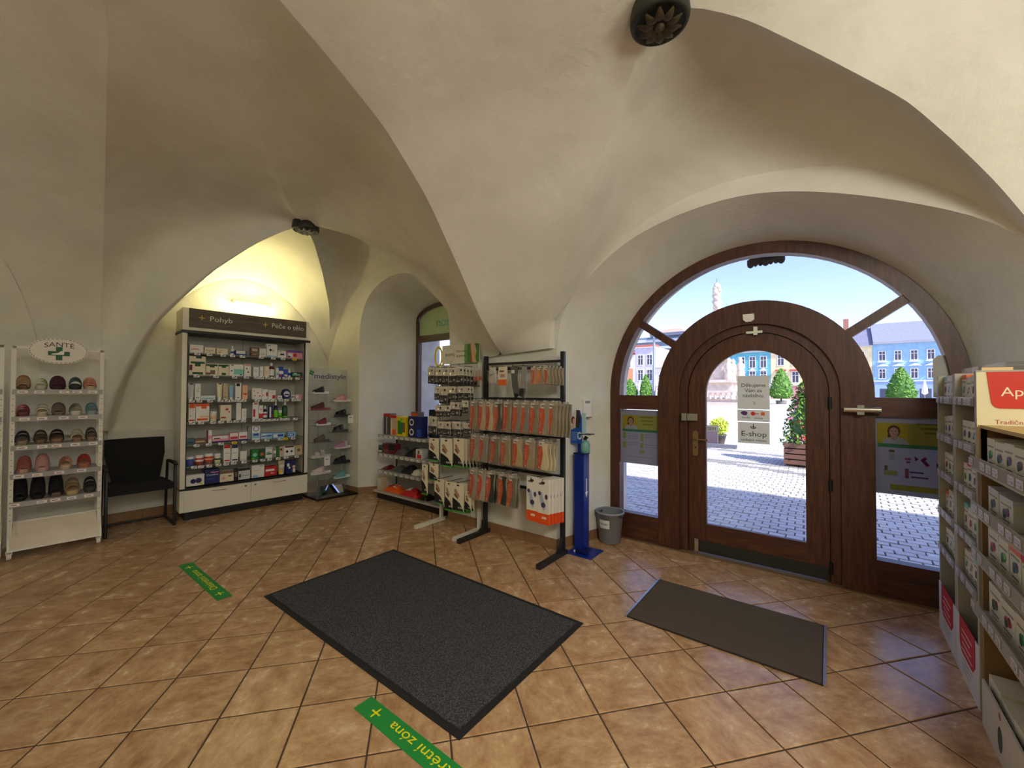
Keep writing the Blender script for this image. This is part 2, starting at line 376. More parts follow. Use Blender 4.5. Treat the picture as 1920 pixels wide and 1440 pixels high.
LUN2 = [(-1.9, V0, 2.25), (-1.72, V0, 2.44), (-1.48, V0, 2.67), (-1.17, V0, 2.86), (-.8, V0, 2.97), (-.46, V0, 2.99), (0, V0, 2.92), (.33, V0, 2.76), (.6, V0, 2.54), (.78, V0, 2.33)]
T = [(-2.62, 3.22, 1.83)] + T[1:]; T = [tuple(p) for p in smooth(T, 80, 6)]; T0 = [tuple(p) for p in smooth(T0, 80, 3)]
c1RF, c1LF, c1LB, c1RB, c2LF, c2RF = [[tuple(p) for p in smooth(q, 60, 3)] for q in (c1RF, c1LF, c1LB, c1RB, c2LF, c2RF)]
mb = MB()
patch(mb, c1LF, c1RF, [(-5.9, V0, 2.35), (-5.6, V0, 2.78), (-5.1, V0, 3.05), (-4.5, V0, 3.12), (-3.9, V0, 2.98), (-3.45, V0, 2.6), (-3.15, V0, 2.2)])          # towards the street
patch(mb, c1LB, c1LF, [(-6.2, 1.0, 1.6), (-6.2, 1.25, 2.3), (-6.18, 1.65, 2.78), (-6.17, 2.12, 2.99), (-6.15, 2.55, 2.86), (-6.13, 2.9, 2.55), (-6.12, 3.15, 2.2)])  # over the cabinet
patch(mb, c1RB, c1LB, T0[::-1][1:], 26, 70, p=.9)
patch(mb, c1RF, c1RB, T[:-1], 26, 80, p=.9)
near = [(-.62, -.2, 3.46), (-.62, .3, 3.44), (-.62, .9, 3.40), (-.62, 1.4, 3.34)] + c2LF + [(-2.05, 3.22, 1.86)]
ruled(mb, T[::-1], near, 80, 14, .03)
mb.add([(-2.62, 3.22, 1.83), (-2.05, 3.22, 1.86), (-2.05, V0+.02, 1.86), (-2.98, V0+.02, 1.80)], [(0, 1, 2, 3)], PLASTER); mb.add([(-2.05, 3.22, 1.86), (-2.05, 3.22, 2.12), (-1.99, V0+.08, 2.14), (-1.99, V0+.08, 1.86)], [(0, 1, 2, 3)], PLASTER); mb.add([(-2.05, 3.22, 2.12), (-2.03, 3.22, 2.1), (-1.94, 3.18, 2.22), (-1.9, V0, 2.27), (-1.99, V0+.08, 2.14)], [(0, 1, 2, 3, 4)], PLASTER)
patch(mb, c2LF, c2RF, LUN2)
ruled(mb, [(-.62, -.2, 3.46), (-.62, .3, 3.44), (-.62, .9, 3.40), (-.62, 1.4, 3.34)] + c2RF, [(2.6, -.2, 3.1), (2.5, 1.2, 3.1), (2.3, 2.2, 2.9), (1.9, 3.0, 2.5), (1.3, V0, 2.05)], 60, 10, .25)
# next bay on the left, beyond the wide arch
CR3 = [(-5.97, .34, 1.5), (-5.95, .33, 1.9), (-5.8, .2, 2.4), (-5.4, -.05, 2.85), (-4.8, -.4, 3.1), (-3.6, -1.0, 3.35), (-1.7, -1.9, 3.5)]
T0b = [(-5.94, .6, 1.0)] + T0[1:]
ruled(mb, T0, [(-5.97, .34, 1.0)] + CR3, 50, 8, .02)
ruled(mb, CR3, [(-6.0, .32, 1.5), (-6.0, .1, 2.1), (-6.0, -.4, 2.6), (-6.0, -1.1, 2.85), (-6.0, -1.9, 2.9), (-5.5, -3.5, 2.9), (-2, -4.9, 3.0)], 40, 8, .1)
mb.box(-6.4, 4.3, -5.2, -.2, 3.46, 3.6, PLASTER); mb.box(-6.4, 4.3, -.2, 4.3, 3.62, 3.7, PLASTER)
struct(mb.build('ceiling'))
# bosses at the vault crowns: dark carved rosettes
BOSS = M((40, 42, 36), .5, noise=40); GILT = M((72, 60, 42), .45, .4); SILV = M((150, 152, 150), .5)
def boss(loc, r, label, pet):
    t = thing('vault_boss', label, 'rosette', loc)
    MB().lathe([(r*.86, .12), (r*.98, .03), (r, 0), (r*.97, -.022), (r*.86, -.03), (r*.8, -.018)], BOSS, n=28).build('boss_ring', t)
    f = MB()
    for k in range(10):
        a = 2*PI*k/10; c, s = math.cos(a), math.sin(a)
        rows = []
        for i in range(5):
            q = i/4; rr = r*(.18+.58*q); wdt = r*.16*math.sin(PI*min(1, .15+q*.8)); z = -.03 - .016*math.sin(PI*q)
            rows.append([(c*rr - s*wdt*e, s*rr + c*wdt*e, z - .008*(1-abs(e))) for e in (-1, 0, 1)])
        f.grid(rows, pet)
    f.build('petals', t)
    MB().lathe([(r*.2, -.03), (r*.17, -.048), (r*.05, -.055)], pet, n=12).build('centre_knob', t)
boss((-4.47, 2.12, 3.21), .135, 'small dark carved rosette on the vault crown above the pharmacy cabinet', SILV)
boss((-.62, 1.93, 3.22), .135, 'dark gilded carved rosette on the vault crown before the entrance door', GILT)

# ------------------------------------------------------------------ floor of square tiles
TS = .3332; TA = math.radians(50.15); TOX, TOY = -.2126, 3.115
_a = math.radians(37.7); TO = (TOX*math.cos(_a)-TOY*math.sin(_a), TOX*math.sin(_a)+TOY*math.cos(_a))
GROUT = M((74, 56, 44), .9)
floor = struct(MB().box(-6.4, 4.3, -5.2, 4.06, -.12, -.0035, GROUT).build('floor'))
def tile_mesh(mb, poly, z=0.0, m=TILE):
    n = len(poly); cx = sum(p[0] for p in poly)/n; cy = sum(p[1] for p in poly)/n
    def ins(d): 
        out = []
        for i in range(n):
            p0, p1, p2 = Vector(poly[i-1]), Vector(poly[i]), Vector(poly[(i+1) % n])
            e1 = (p1-p0).normalized(); e2 = (p2-p1).normalized(); nn = Vector((-e1.y-e2.y, e1.x+e2.x))
            k = nn.length
            out.append(tuple(p1 + (nn/k*(d/max(.3, k/2)) if k > 1e-5 else Vector((0, 0)))))
        return out
    a = ins(.0038); b = ins(.0075)
    vs = [(x, y, z-.008) for x, y in a] + [(x, y, z-.002) for x, y in a] + [(x, y, z) for x, y in b]
    fs = [tuple(range(2*n, 3*n))]
    for k in range(2):
        fs += [(k*n+i, k*n+(i+1) % n, (k+1)*n+(i+1) % n, (k+1)*n+i) for i in range(n)]
    mb.add(vs, fs, m)
def clip(poly, f):
    out = []
    for i in range(len(poly)):
        a, b = poly[i-1], poly[i]; fa, fb = f(a), f(b)
        if (fa >= 0) != (fb >= 0): t = fa/(fa-fb); out.append((a[0]+(b[0]-a[0])*t, a[1]+(b[1]-a[1])*t))
        if fb >= 0: out.append(b)
    return out
ca, sa = math.cos(TA), math.sin(TA); cells = []
CAMH = math.radians(127.7)
for i in range(-30, 30):
    for j in range(-30, 30):
        quad = [(TO[0]+TS*(ca*x-sa*y), TO[1]+TS*(sa*x+ca*y)) for x, y in ((i, j), (i+1, j), (i+1, j+1), (i, j+1))]
        cx = sum(p[0] for p in quad)/4; cy = sum(p[1] for p in quad)/4
        if not (-6.5 < cx < 2.2 and -3 < cy < 4.3): continue
        dep = cx*math.cos(CAMH)+cy*math.sin(CAMH); lat = cx*math.sin(CAMH)-cy*math.cos(CAMH)
        vis = dep > 1.25 and abs(lat) < 1.27*dep+.25 and (cy < 3.5 or -2.1 < cx < .8) and not (cx < -5.75) and not (cx < -4.9 and cy > 3.6) and not (cx > .62 and cy < 3.3)
        cells.append((dep if vis else 99+dep, vis, quad, cx, cy))
cells.sort(key=lambda c: c[0])
MT = MB(); tile_mesh(MT, [(-TS/2, -TS/2), (TS/2, -TS/2), (TS/2, TS/2), (-TS/2, TS/2)]); me_tile = MT.mesh('tile')
rest = MB(); nt = 0
for dep, vis, quad, cx, cy in cells:
    cut = any(p[1] > 4.045 for p in quad)
    poly = clip(quad, lambda p: 4.045-p[1]) if cut else quad
    if len(poly) < 3: continue
    if vis and nt < 299:
        nt += 1
        if cut:
            m1 = MB(); tile_mesh(m1, [(x-cx, y-cy) for x, y in poly]); o = m1.build('tile', floor, (cx, cy, 0))
        else:
            o = bpy.data.objects.new('tile', me_tile); COL.objects.link(o); o.parent = floor; o.location = (cx, cy, 0); o.rotation_euler = (0, 0, TA + PI/2*random.randrange(4))
    else: tile_mesh(rest, poly)
o = rest.build('outer_tiles', floor); o['kind'] = 'stuff'
# skirting of brown tiles
SKT = M((150, 112, 80), .45, noise=9)
def skirting(name, x0, y0, x1, y1, h=.095, cuts=None):
    base = struct(empty(name, (x0, y0, 0), math.atan2(y1-y0, x1-x0))); L = math.hypot(x1-x0, y1-y0); n = max(1, round(L/.33))
    for k in range(n): MB().box(L*k/n+.002, L*(k+1)/n-.002, -.012, -.001, .001, h, SKT).build('tile', base)
    MB().box(0, L, -.008, -.0005, .001, h-.004, GROUT).build('joint', base)
skirting('baseboard_front', -3.43, V0, -1.99, V0); skirting('baseboard_front_jamb', -2.0, V0, -1.79, 3.98)
skirting('baseboard_left', -6.24, .8, -6.13, 3.25); skirting('baseboard_front_far', -6.1, V0, -5.27, V0); skirting('baseboard_window', -5.27, V0, -4.84, 3.95)
# panelling rail behind the chair
tr = struct(MB().box(0, 2.4, -.03, .0, .985, 1.012, PLASTER).box(0, 2.4, -.012, 0, .1, .985, PLASTER).build('trim_1', None, (-6.235, .85, 0), math.radians(87.3)))

# ------------------------------------------------------------------ left street window
w1 = struct(MB().band(WARC, [(max(-4.78, min(-3.64, x)), z-(.06 if z > 2 else 0)) for x, z in WARC], 3.93, 3.99, OAK).build('window_1'))
MB().box(-4.78, -3.64, 3.92, 3.98, 2.17, 2.26, OAKH).build('transom', w1)
MB().box(-4.78, -3.64, 3.92, 3.98, .75, .83, OAKH).build('sill', w1)
MB().box(-4.78, -3.64, 3.955, 3.963, .83, 2.17, GLASS).build('pane', w1)
tp = [(-4.775, 2.26), (-4.775, 2.46)] + arc(-4.21, 2.46, .565, 12, 180, 0, .2)[1:-1] + [(-3.645, 2.46), (-3.645, 2.26)]
MB().prism(tp, 3.955, 3.963, GLASS).build('pane', w1)
o = MB().prism([(x, z) for x, z in tp], 3.945, 3.95, sheet_mat((196, 200, 150), .7)).text('non', (-4.42, 3.944, 2.37), (1, 0, 0), (0, 0, 1), .2, sheet_mat((140, 200, 190), .6)).build('window_film'); tag(o, 'pale green film with faint teal letters on the upper pane of the left window', 'film')
rg = MB().band([(-4.37+.085*math.cos(a/20*2*PI), 1.94+.15*math.sin(a/20*2*PI)) for a in range(21)], [(-4.37+.055*math.cos(a/20*2*PI), 1.94+.12*math.sin(a/20*2*PI)) for a in range(21)], 3.949, 3.953, sheet_mat((240, 214, 20), .6)).build('window_letter')
tag(rg, 'yellow ring shaped letter stuck on the left window pane', 'letter')

# ------------------------------------------------------------------ arched entrance: fixed frame
def bnd(r0, r1, z0, y0, y1, m, n=40): return MB().band(legs(CX, ZC, r0, z0, n), legs(CX, ZC, r1, z0, n), y0, y1, m)
w2 = struct(bnd(1.165, 1.262, 0, 3.955, 4.06, OAK).build('window_2'))
bnd(.585, .778, 0, 3.95, 4.07, OAK).build('surround', w2)
bnd(.518, .60, 0, 3.985, 4.07, OAK).build('rebate', w2)
ymd = (3.965, 4.055)
for x0, x1, nm in ((CX-1.17, CX-.77, 'left'), (CX+.77, CX+1.17, 'right')):
    MB().box(x0, x1, *ymd, 1.285, 1.425, OAKH).build('transom', w2)
    MB().box(x0, x1, *ymd, 0, .255, OAKH).build('bottom_panel', w2)
    MB().box(x0, x1, 4.0, 4.008, .255, 1.285, GLASS).build('pane', w2)
def spoke(a):
    c, s = math.cos(math.radians(a)), math.sin(math.radians(a)); w = .033
    MB().prism([(CX+c*.77-s*w, ZC+s*.77+c*w), (CX+c*.77+s*w, ZC+s*.77-c*w), (CX+c*1.17+s*w, ZC+s*1.17-c*w), (CX+c*1.17-s*w, ZC+s*1.17+c*w)], 3.965, 4.055, OAK).build('glazing_bar', w2)
spoke(35.5); spoke(144.5)
for a0, a1 in ((179, 145), (144, 36), (35, 1)):
    MB().prism(arc(CX, ZC, 1.167, 20, a0, a1) + arc(CX, ZC, .776, 20, a1, a0), 4.0, 4.008, GLASS).build('pane', w2)
cl = MB().tube([(.09, 3.90, 1.335), (.29, 3.90, 1.335)], .024, CHROME, 12).box(.16, .20, 3.88, 3.95, 1.30, 1.37, CHROME).box(.085, .1, 3.9, 3.95, 1.32, 1.35, CHROME).box(.28, .295, 3.9, 3.95, 1.32, 1.35, CHROME).build('door_closer', w2); cl['label'] = 'chrome door closer cylinder'
sn = MB().prism([(-.572, 2.115), (-.49, 2.115), (-.488, 2.07), (-.51, 2.05), (-.55, 2.05), (-.57, 2.07)], 3.92, 3.95, WHITE).build('alarm_sensor', w2); sn['label'] = 'white alarm sensor'
# ------------------------------------------------------------------ door leaf
bnd(.485, .535, .0, 4.046, 4.07, OAK).build('door_stop', w2)
dl = struct(MB().band(legs(CX, ZC, .365, .02, 36), legs(CX, ZC, .512, .02, 36), 4.0, 4.044, OAK).build('door_1'))
MB().box(CX-.367, CX+.367, 4.002, 4.042, .02, .275, OAKH).build('bottom_rail', dl)
MB().prism([(CX-.366, .27), (CX+.366, .27)] + arc(CX, ZC, .366, 24, 0, 180), 4.02, 4.027, GLASS).build('pane', dl)
MB().box(-.94, -.01, 3.994, 3.999, .02, .118, M((62, 64, 62), .35, .6)).build('kick_plate', dl)
MB().box(-.975, -.942, 3.975, 3.998, .01, .135, CHROME).build('floor_bolt', dl)
hp = MB().prism([(-.99, .9)] + arc(-.967, 1.085, .023, 6, 180, 0) + arc(-.967, .9, .023, 6, 0, -180), 3.988, 3.999, BRASS).disc(-.967, .955, .008, 3.987, BLACK).build('handle_plate', dl)
MB().tube([(-.967, 3.99, 1.035), (-.967, 3.945, 1.035), (-.95, 3.94, 1.035), (-.85, 3.94, 1.032)], .008, BRASS).build('lever', dl)
lk = MB().box(-1.03, -.94, 3.955, 3.998, 1.20, 1.262, CHROME).lathe([(.022, 0), (.022, .02)], CHROME, n=10).build('rim_lock', dl); 
lk2 = MB().box(-1.075, -1.032, 3.94, 3.985, 1.198, 1.264, CHROME).build('lock_keep', w2)
for z in (1.38, .75, .12): MB().tube([(.005, 3.985, z-.045), (.005, 3.985, z+.045)], .012, BLACK).build('hinge', dl)
MB().box(-.555, -.435, 3.97, 3.998, 1.955, 1.975, CHROME).box(-.5, -.47, 3.965, 3.998, 1.94, 2.01, CHROME).build('top_latch', dl)
# threshold strip
struct(MB().box(CX-1.25, CX+1.25, 3.93, 4.1, -.004, .006, M((120, 96, 66), .6)).build('trim_2'))
# papers and posters on the glass
PAPER = sheet_mat((238, 236, 224), .45); INK = M((40, 42, 36), .6)
def sheet(name, x0, x1, z0, z1, y, m, label, cat):
    mb = MB().box(x0, x1, y, y+.0015, z0, z1, m); return mb, lambda: tag(mb.build(name), label, cat)
yp = 4.014
mb, done = sheet('thank_you_notice', -.629, -.391, 1.316, 1.599, yp, PAPER, 'grey paper notice thanking visitors, topmost on the door glass', 'notice')
for k, s in enumerate(('Děkujeme', 'Vám za', 'návštěvu.')): mb.text(s, (-.51, yp-.001, 1.505-.044*k), (1, 0, 0), (0, 0, 1), .043, INK, None, 'C')
mb.band([(-.51+.014*math.cos(a), 1.365+.014*math.sin(a)) for a in [-1.2+.35*i for i in range(10)]], [(-.51+.009*math.cos(a), 1.365+.009*math.sin(a)) for a in [-1.2+.35*i for i in range(10)]], yp-.0015, yp-.0005, M((150, 160, 40))); done()
mb, done = sheet('loyalty_notice', -.630, -.391, 1.212, 1.308, yp, PAPER, 'narrow grey notice with three small coloured logos on the door glass', 'notice')
mb.disc(-.578, 1.282, .026, yp-.001, M((90, 40, 120)), 14, .016); mb.quad(-.588, -.558, 1.262, 1.275, yp-.0012, M((90, 40, 120)))
mb.disc(-.512, 1.278, .017, yp-.001, M((205, 40, 50))); mb.quad(-.495, -.47, 1.275, 1.281, yp-.001, M((205, 40, 50))); mb.quad(-.455, -.427, 1.264, 1.292, yp-.001, M((235, 110, 40)))
mb.text('benefity', (-.595, yp-.001, 1.237), (1, 0, 0), (0, 0, 1), .02, INK).text('pluxee', (-.5, yp-.001, 1.235), (1, 0, 0), (0, 0, 1), .022, INK); done()
mb, done = sheet('pickup_notice', -.627, -.393, 1.025, 1.203, yp, PAPER, 'grey pick up point notice, lowest on the door glass', 'notice')
mb.text('E-shop', (-.51, yp-.001, 1.085), (1, 0, 0), (0, 0, 1), .062, INK, .19, 'C').text('výdejní místo', (-.51, yp-.001, 1.045), (1, 0, 0), (0, 0, 1), .027, INK, .19, 'C')
mb.band([(-.51+.024*math.cos(a), 1.172+.024*math.sin(a)) for a in [PI+.1+.3*i for i in range(10)]], [(-.51+.017*math.cos(a), 1.172+.017*math.sin(a)) for a in [PI+.1+.3*i for i in range(10)]], yp-.0015, yp-.0005, INK)
mb.prism([(-.513, 1.19), (-.507, 1.19), (-.507, 1.17), (-.497, 1.17), (-.51, 1.157), (-.523, 1.17), (-.513, 1.17)], yp-.0015, yp-.0005, INK); done()
def poster(x0, x1, z0, z1, label, right):
    y = 3.992; SH = lambda c: sheet_mat(tuple(int(x*.80+12) for x in c), .5); w = x1-x0; h = z1-z0
    mb = MB().box(x0, x1, y, y+.0015, z0, z1, SH((196, 196, 208))); k = [0]
    def r(a, b, c, d, col, dy=.001): mb.quad(x0+a*w, x0+b*w, z0+c*h, z0+d*h, y-dy, SH(col))
    r(.03, 1, .64, .905, (212, 196, 70)); r(.45, 1, .64, .905, (206, 200, 110), .0012); r(.04, 1, .595, .64, (86, 160, 110), .0014)
    cx, cz = x0+.26*w, z0+.79*h                          # woman in a pale top, long brown hair tied back
    mb.disc(cx, cz+.012*h, .088*w, y-.0014, SH((120, 80, 60)), 16, .075*h); mb.disc(cx-.05*w, cz-.05*h, .035*w, y-.0013, SH((112, 76, 58)), 10, .05*h)
    mb.prism([(cx-.16*w, z0+.64*h), (cx-.13*w, cz-.09*h), (cx-.03*w, cz-.06*h), (cx+.04*w, cz-.06*h), (cx+.16*w, cz-.09*h), (cx+.21*w, z0+.64*h)], y-.0022, y-.0016, SH((206, 212, 226)))
    mb.prism([(cx-.03*w, cz-.04*h), (cx+.03*w, cz-.04*h), (cx+.045*w, cz-.075*h), (cx, cz-.11*h), (cx-.045*w, cz-.075*h)], y-.0026, y-.0023, SH((214, 170, 160)))
    mb.disc(cx, cz, .062*w, y-.003, SH((222, 182, 172)), 16, .06*h)
    mb.disc(cx-.024*w, cz+.012*h, .009*w, y-.0032, SH((90, 60, 60)), 8); mb.disc(cx+.024*w, cz+.012*h, .009*w, y-.0032, SH((90, 60, 60)), 8); mb.quad(cx-.022*w, cx+.022*w, cz-.03*h, cz-.024*h, y-.0032, SH((170, 80, 90)))
    return mb, r, SH, y, w, h
mb, r, SH, y, w, h = poster(-1.677, -1.296, .745, 1.277, '', False)
for i in range(3): mb.quad(-1.49+.02*i, -1.35, 1.2-.035*i, 1.206-.035*i+.008, y-.0016, SH((160, 160, 80)))
for a, b, c, d in ((.05, .14, .46, .57), (.05, .14, .28, .40), (.52, .6, .43, .57), (.52, .6, .3, .39), (.5, .62, .2, .26)): r(a, b, c, d, (178, 196, 110))
for a, b, c in ((.18, .48, .54), (.18, .48, .5), (.18, .45, .46), (.18, .48, .38), (.18, .46, .34), (.64, .95, .54), (.64, .93, .5), (.64, .96, .36), (.64, .9, .32), (.18, .9, .12)): r(a, b, c, c+.014, (170, 172, 196))
tag(mb.build('window_poster'), 'backlit poster with a woman on yellow, on the pane left of the door', 'poster')
mb, r, SH, y, w, h = poster(.262, .655, .735, 1.297, '', True)
for i in range(3): mb.quad(.48+.02*i, .65, 1.235-.03*i, 1.247-.03*i, y-.0016, SH((150, 150, 70)))
r(.19, .27, .44, .55, (190, 200, 206)); r(.19, .27, .54, .565, (150, 130, 90)); r(.4, .48, .45, .475, (190, 120, 150)); r(.42, .47, .41, .435, (180, 110, 140))
mb.prism([(.262+.53*w, .735+.44*h), (.262+.58*w, .735+.47*h), (.262+.53*w, .735+.5*h)], y-.002, y-.0012, SH((150, 60, 120)))
mb.prism([(.262+.60*w, .735+.46*h), (.262+.66*w, .735+.5*h), (.262+.69*w, .735+.48*h), (.262+.66*w, .735+.46*h), (.262+.72*w, .735+.4*h), (.262+.68*w, .735+.38*h)], y-.002, y-.0012, SH((150, 60, 130)))
r(.8, .9, .33, .43, (70, 70, 100)); r(.12, .3, .24, .3, (190, 196, 130)); r(.13, .17, .3, .36, (120, 130, 80)); r(.4, .45, .22, .34, (176, 110, 130)); r(.46, .64, .29, .31, (130, 100, 170)); r(.48, .7, .23, .25, (130, 100, 170)); r(.2, 1, .06, .13, (196, 196, 90))
tag(mb.build('window_poster'), 'backlit poster with a woman and product pictures, on the pane right of the door', 'poster')
o = MB().prism([(.565, 1.43), (.68, 1.43), (.68, 1.715), (.59, 1.715), (.565, 1.69)], 3.985, 3.988, sheet_mat((206, 206, 196), .3)).build('blank_sheet'); tag(o, 'blank pale sheet with a rounded corner behind the arch frame at right', 'sheet')
# ================================================================== THE SQUARE OUTSIDE
def stone_mat(name, c0, c1, sc=40):
    m, nt, b = nodes_mat(name); tc = nt.nodes.new('ShaderNodeTexCoord'); oi = nt.nodes.new('ShaderNodeObjectInfo')
    a = noise(nt, tc.outputs['Object'], sc, 5); r = ramp(nt, a.outputs['Fac'], [(.3, c0), (.7, c1)])
    hv = nt.nodes.new('ShaderNodeHueSaturation'); mr = nt.nodes.new('ShaderNodeMapRange'); mr.inputs[3].default_value = .88; mr.inputs[4].default_value = 1.08
    nt.links.new(oi.outputs['Random'], mr.inputs[0]); nt.links.new(mr.outputs[0], hv.inputs['Value']); nt.links.new(r.outputs[0], hv.inputs['Color'])
    nt.links.new(hv.outputs[0], b.inputs['Base Color']); b.inputs['Roughness'].default_value = .8; return m
GRANITE = stone_mat('granite_setts', (190, 187, 184), (220, 217, 212)); GRANITE2 = stone_mat('dark_setts', (140, 140, 142), (168, 166, 164))
JOINT = M((116, 112, 108), .95)
m, nt, b = nodes_mat('far_paving'); tc = nt.nodes.new('ShaderNodeTexCoord'); bk = nt.nodes.new('ShaderNodeTexBrick')
bk.inputs['Scale'].default_value = 3; bk.inputs['Color1'].default_value = lin((204, 200, 192)); bk.inputs['Color2'].default_value = lin((192, 188, 182)); bk.inputs['Mortar'].default_value = lin((176, 170, 160))
nt.links.new(tc.outputs['Object'], bk.inputs['Vector']); nt.links.new(bk.outputs[0], b.inputs['Base Color']); b.inputs['Roughness'].default_value = .85; FARPAVE = m
GZ = -.04
square = MB().box(-90, 60, 4.3, 14.5, GZ-.3, GZ-.012, JOINT).box(-140, 110, 14.5, 140, GZ-.3, GZ-.002, FARPAVE).build('square_paving'); struct(square)
SX, SY = .155, .118
MS = MB(); MS.plan([(-.074, -.053), (.072, -.055), (.075, .053), (-.073, .056)], -.03, 0, GRANITE); MS.v = [(x*(1 if z < 0 else .95), y*(1 if z < 0 else .93), z) for x, y, z in MS.v]; me_sett = MS.mesh('paving_stone')
cand = []; rest = MB()
for j in range(0, 86):
    v = 4.46 + SY*j
    for i in range(-70, 40):
        u = SX*(i + .5*(j % 2)) + .03*math.sin(v*1.7)
        hdg = math.degrees(math.atan2(v, u)) - 90; lat = math.tan(math.radians(37.7-hdg)); px = 960 + 769*lat
        if not (1120 < px < 1800): continue
        cand.append((math.hypot(u, v), u, v))
cand.sort(); ns = 0
for d, u, v in cand:
    hdg = math.degrees(math.atan2(v, u)) - 90; px = 960 + 769*math.tan(math.radians(37.7-hdg))
    seen = 1160 < px < 1242 or 1322 < px < 1516 or 1640 < px < 1762
    zz = GZ + random.uniform(-.003, .003)
    dark = 8.9 < v+.35*u < 9.2 or 9.8 < v < 10.05 or 11.2 < v+.2*u < 11.5 or 6.0 < v < 6.1
    if seen and ns < 298:
        ns += 1; o = bpy.data.objects.new('paving_stone', me_sett); COL.objects.link(o); o.parent = square; o.location = (u, v, zz); o.rotation_euler = (0, 0, random.uniform(-.05, .05) + PI*random.randrange(2))
    else:
        k = random.uniform(-.004, .004); x, y = .072, .054; vs = [(u-x+k, v-y, zz-.03), (u+x, v-y+k, zz-.03), (u+x-k, v+y, zz-.03), (u-x, v+y, zz-.03)]
        vs += [(u+(a-u)*.95, v+(b-v)*.93, zz) for a, b, c in vs]
        rest.add(vs, [(4, 5, 6, 7), (0, 1, 5, 4), (1, 2, 6, 5), (2, 3, 7, 6), (3, 0, 4, 7)], GRANITE2 if dark else GRANITE)
o = rest.build('far_paving_stones', square); o['kind'] = 'stuff'

def leaves(mb, n, pos, size, mats):
    for _ in range(n):
        p = Vector(pos()); a = Vector((random.gauss(0, 1), random.gauss(0, 1), random.gauss(0, 1))).normalized(); b = a.orthogonal().normalized(); s = size*random.uniform(.6, 1.3)
        mb.add([tuple(p-a*s), tuple(p+b*s*.5), tuple(p+a*s), tuple(p-b*s*.5)], [(0, 1, 2, 3)], random.choice(mats))
LF = [M((74, 122, 40), .6), M((98, 152, 52), .6), M((122, 172, 60), .6)]; BARK = M((88, 70, 54), .8)
def cone_tree(u, v, h, r, label):
    t = thing('conical_tree', label, 'tree', (u, v, GZ), 0, 'clipped trees on the square')
    mb = MB(); prof = [(.5*r, .16*h), (r*.95, .24*h), (r, .36*h), (r*.86, .55*h), (r*.58, .76*h), (r*.3, .9*h), (.04*r, h)]
    mb.lathe([(a*.9, z) for a, z in prof], LF[0], n=12)
    def pos():
        z = h*(.17+.83*random.random()**1.3); k = 0
        while k < 5 and prof[k+1][1] < z: k += 1
        q = (z-prof[k][1])/(prof[k+1][1]-prof[k][1]); rr = prof[k][0]+(prof[k+1][0]-prof[k][0])*q; a = random.uniform(0, 2*PI); rr *= random.uniform(.86, 1.06)
        return (rr*math.cos(a), rr*math.sin(a), z)
    leaves(mb, 900, pos, .16, LF); mb.build('foliage', t)
    MB().tube([(0, 0, 0), (0, 0, .25*h)], .09, BARK).build('trunk', t)
    MB().lathe([(.55, 0), (.6, .45), (.5, .45)], M((120, 116, 110), .7), n=10).build('planter_tub', t)
cone_tree(-4.8, 62, 4.5, 1.25, 'clipped cone tree beside the notices on the door glass')
cone_tree(6.3, 62, 4.3, 1.25, 'clipped cone tree in front of the light blue house at right')
cone_tree(-24.6, 62, 3.5, 1.15, 'leftmost clipped cone tree, below the orange gabled house')
cone_tree(-22.1, 62, 4.1, .9, 'clipped cone tree just left of the lamp post')
cone_tree(-19.5, 62, 3.6, .8, 'clipped cone tree just right of the lamp post')
LP = M((150, 160, 172), .4, .5)
t = thing('lamp_post', 'tall grey lamp post between two clipped trees on the square', 'lamp post', (-20.85, 62, GZ))
MB().lathe([(.28, 0), (.28, .9), (.2, 1.0), (.16, 9.9), (.1, 10.3)], LP, n=10).build('pole', t); MB().tube([(0, 0, 9.7), (.3, -.1, 10.0), (.6, -.2, 9.9)], .08, LP).build('arm', t); MB().box(.45, .85, -.4, -.05, 9.72, 9.86, LP).build('lamp_head', t)
# flower planter of wooden slats
WS = M((134, 96, 84), .7, noise=8)
t = thing('flower_planter', 'slatted wooden planter with tall pink and red flowers outside the door', 'planter', (-.30, 10.45, GZ))
for k in range(4):
    z = .05+.11*k; w = .44
    for a, b, c, d in ((-w, w, -w, -w+.04), (-w, w, w-.04, w), (-w, -w+.04, -w+.04, w-.04), (w-.04, w, -w+.04, w-.04)): MB().box(a, b, c, d, z, z+.085, WS).build('slat', t)
MB().box(-.4, .4, -.4, .4, .02, .42, M((60, 44, 36), .9)).build('soil_box', t)
mb = MB(); GL = [M((52, 96, 40), .6), M((86, 140, 48), .6), M((128, 176, 60), .6)]
def tower():
    z = random.random(); a = random.uniform(0, 2*PI); r = (.46*(1-z)**.55+.06)*random.uniform(.55, 1.05)
    return (r*math.cos(a), r*math.sin(a), .45+1.32*z)
mb.lathe([(.3, .4), (.36, .7), (.26, 1.2), (.06, 1.65)], GL[0], n=10); leaves(mb, 1500, tower, .045, GL); o = mb.build('foliage', t)
mb = MB(); FL = [M((226, 120, 150), .6), M((214, 70, 80), .6), M((236, 150, 170), .6), M((206, 60, 66), .6)]
for _ in range(150):
    p = Vector(tower()); p.x *= 1.06; p.y *= 1.06
    def nb(): return tuple(p + Vector((random.gauss(0, .022), random.gauss(0, .022), random.gauss(0, .022))))
    leaves(mb, 7, nb, .026, [random.choice(FL)])
o = mb.build('blossom', t); o['kind'] = 'stuff'
mb = MB(); leaves(mb, 350, lambda: (random.uniform(-.46, .46), random.uniform(-.46, .46), .42+random.random()*.16), .035, [M((190, 206, 180), .6), M((120, 160, 80), .6)]); mb.build('low_foliage', t)
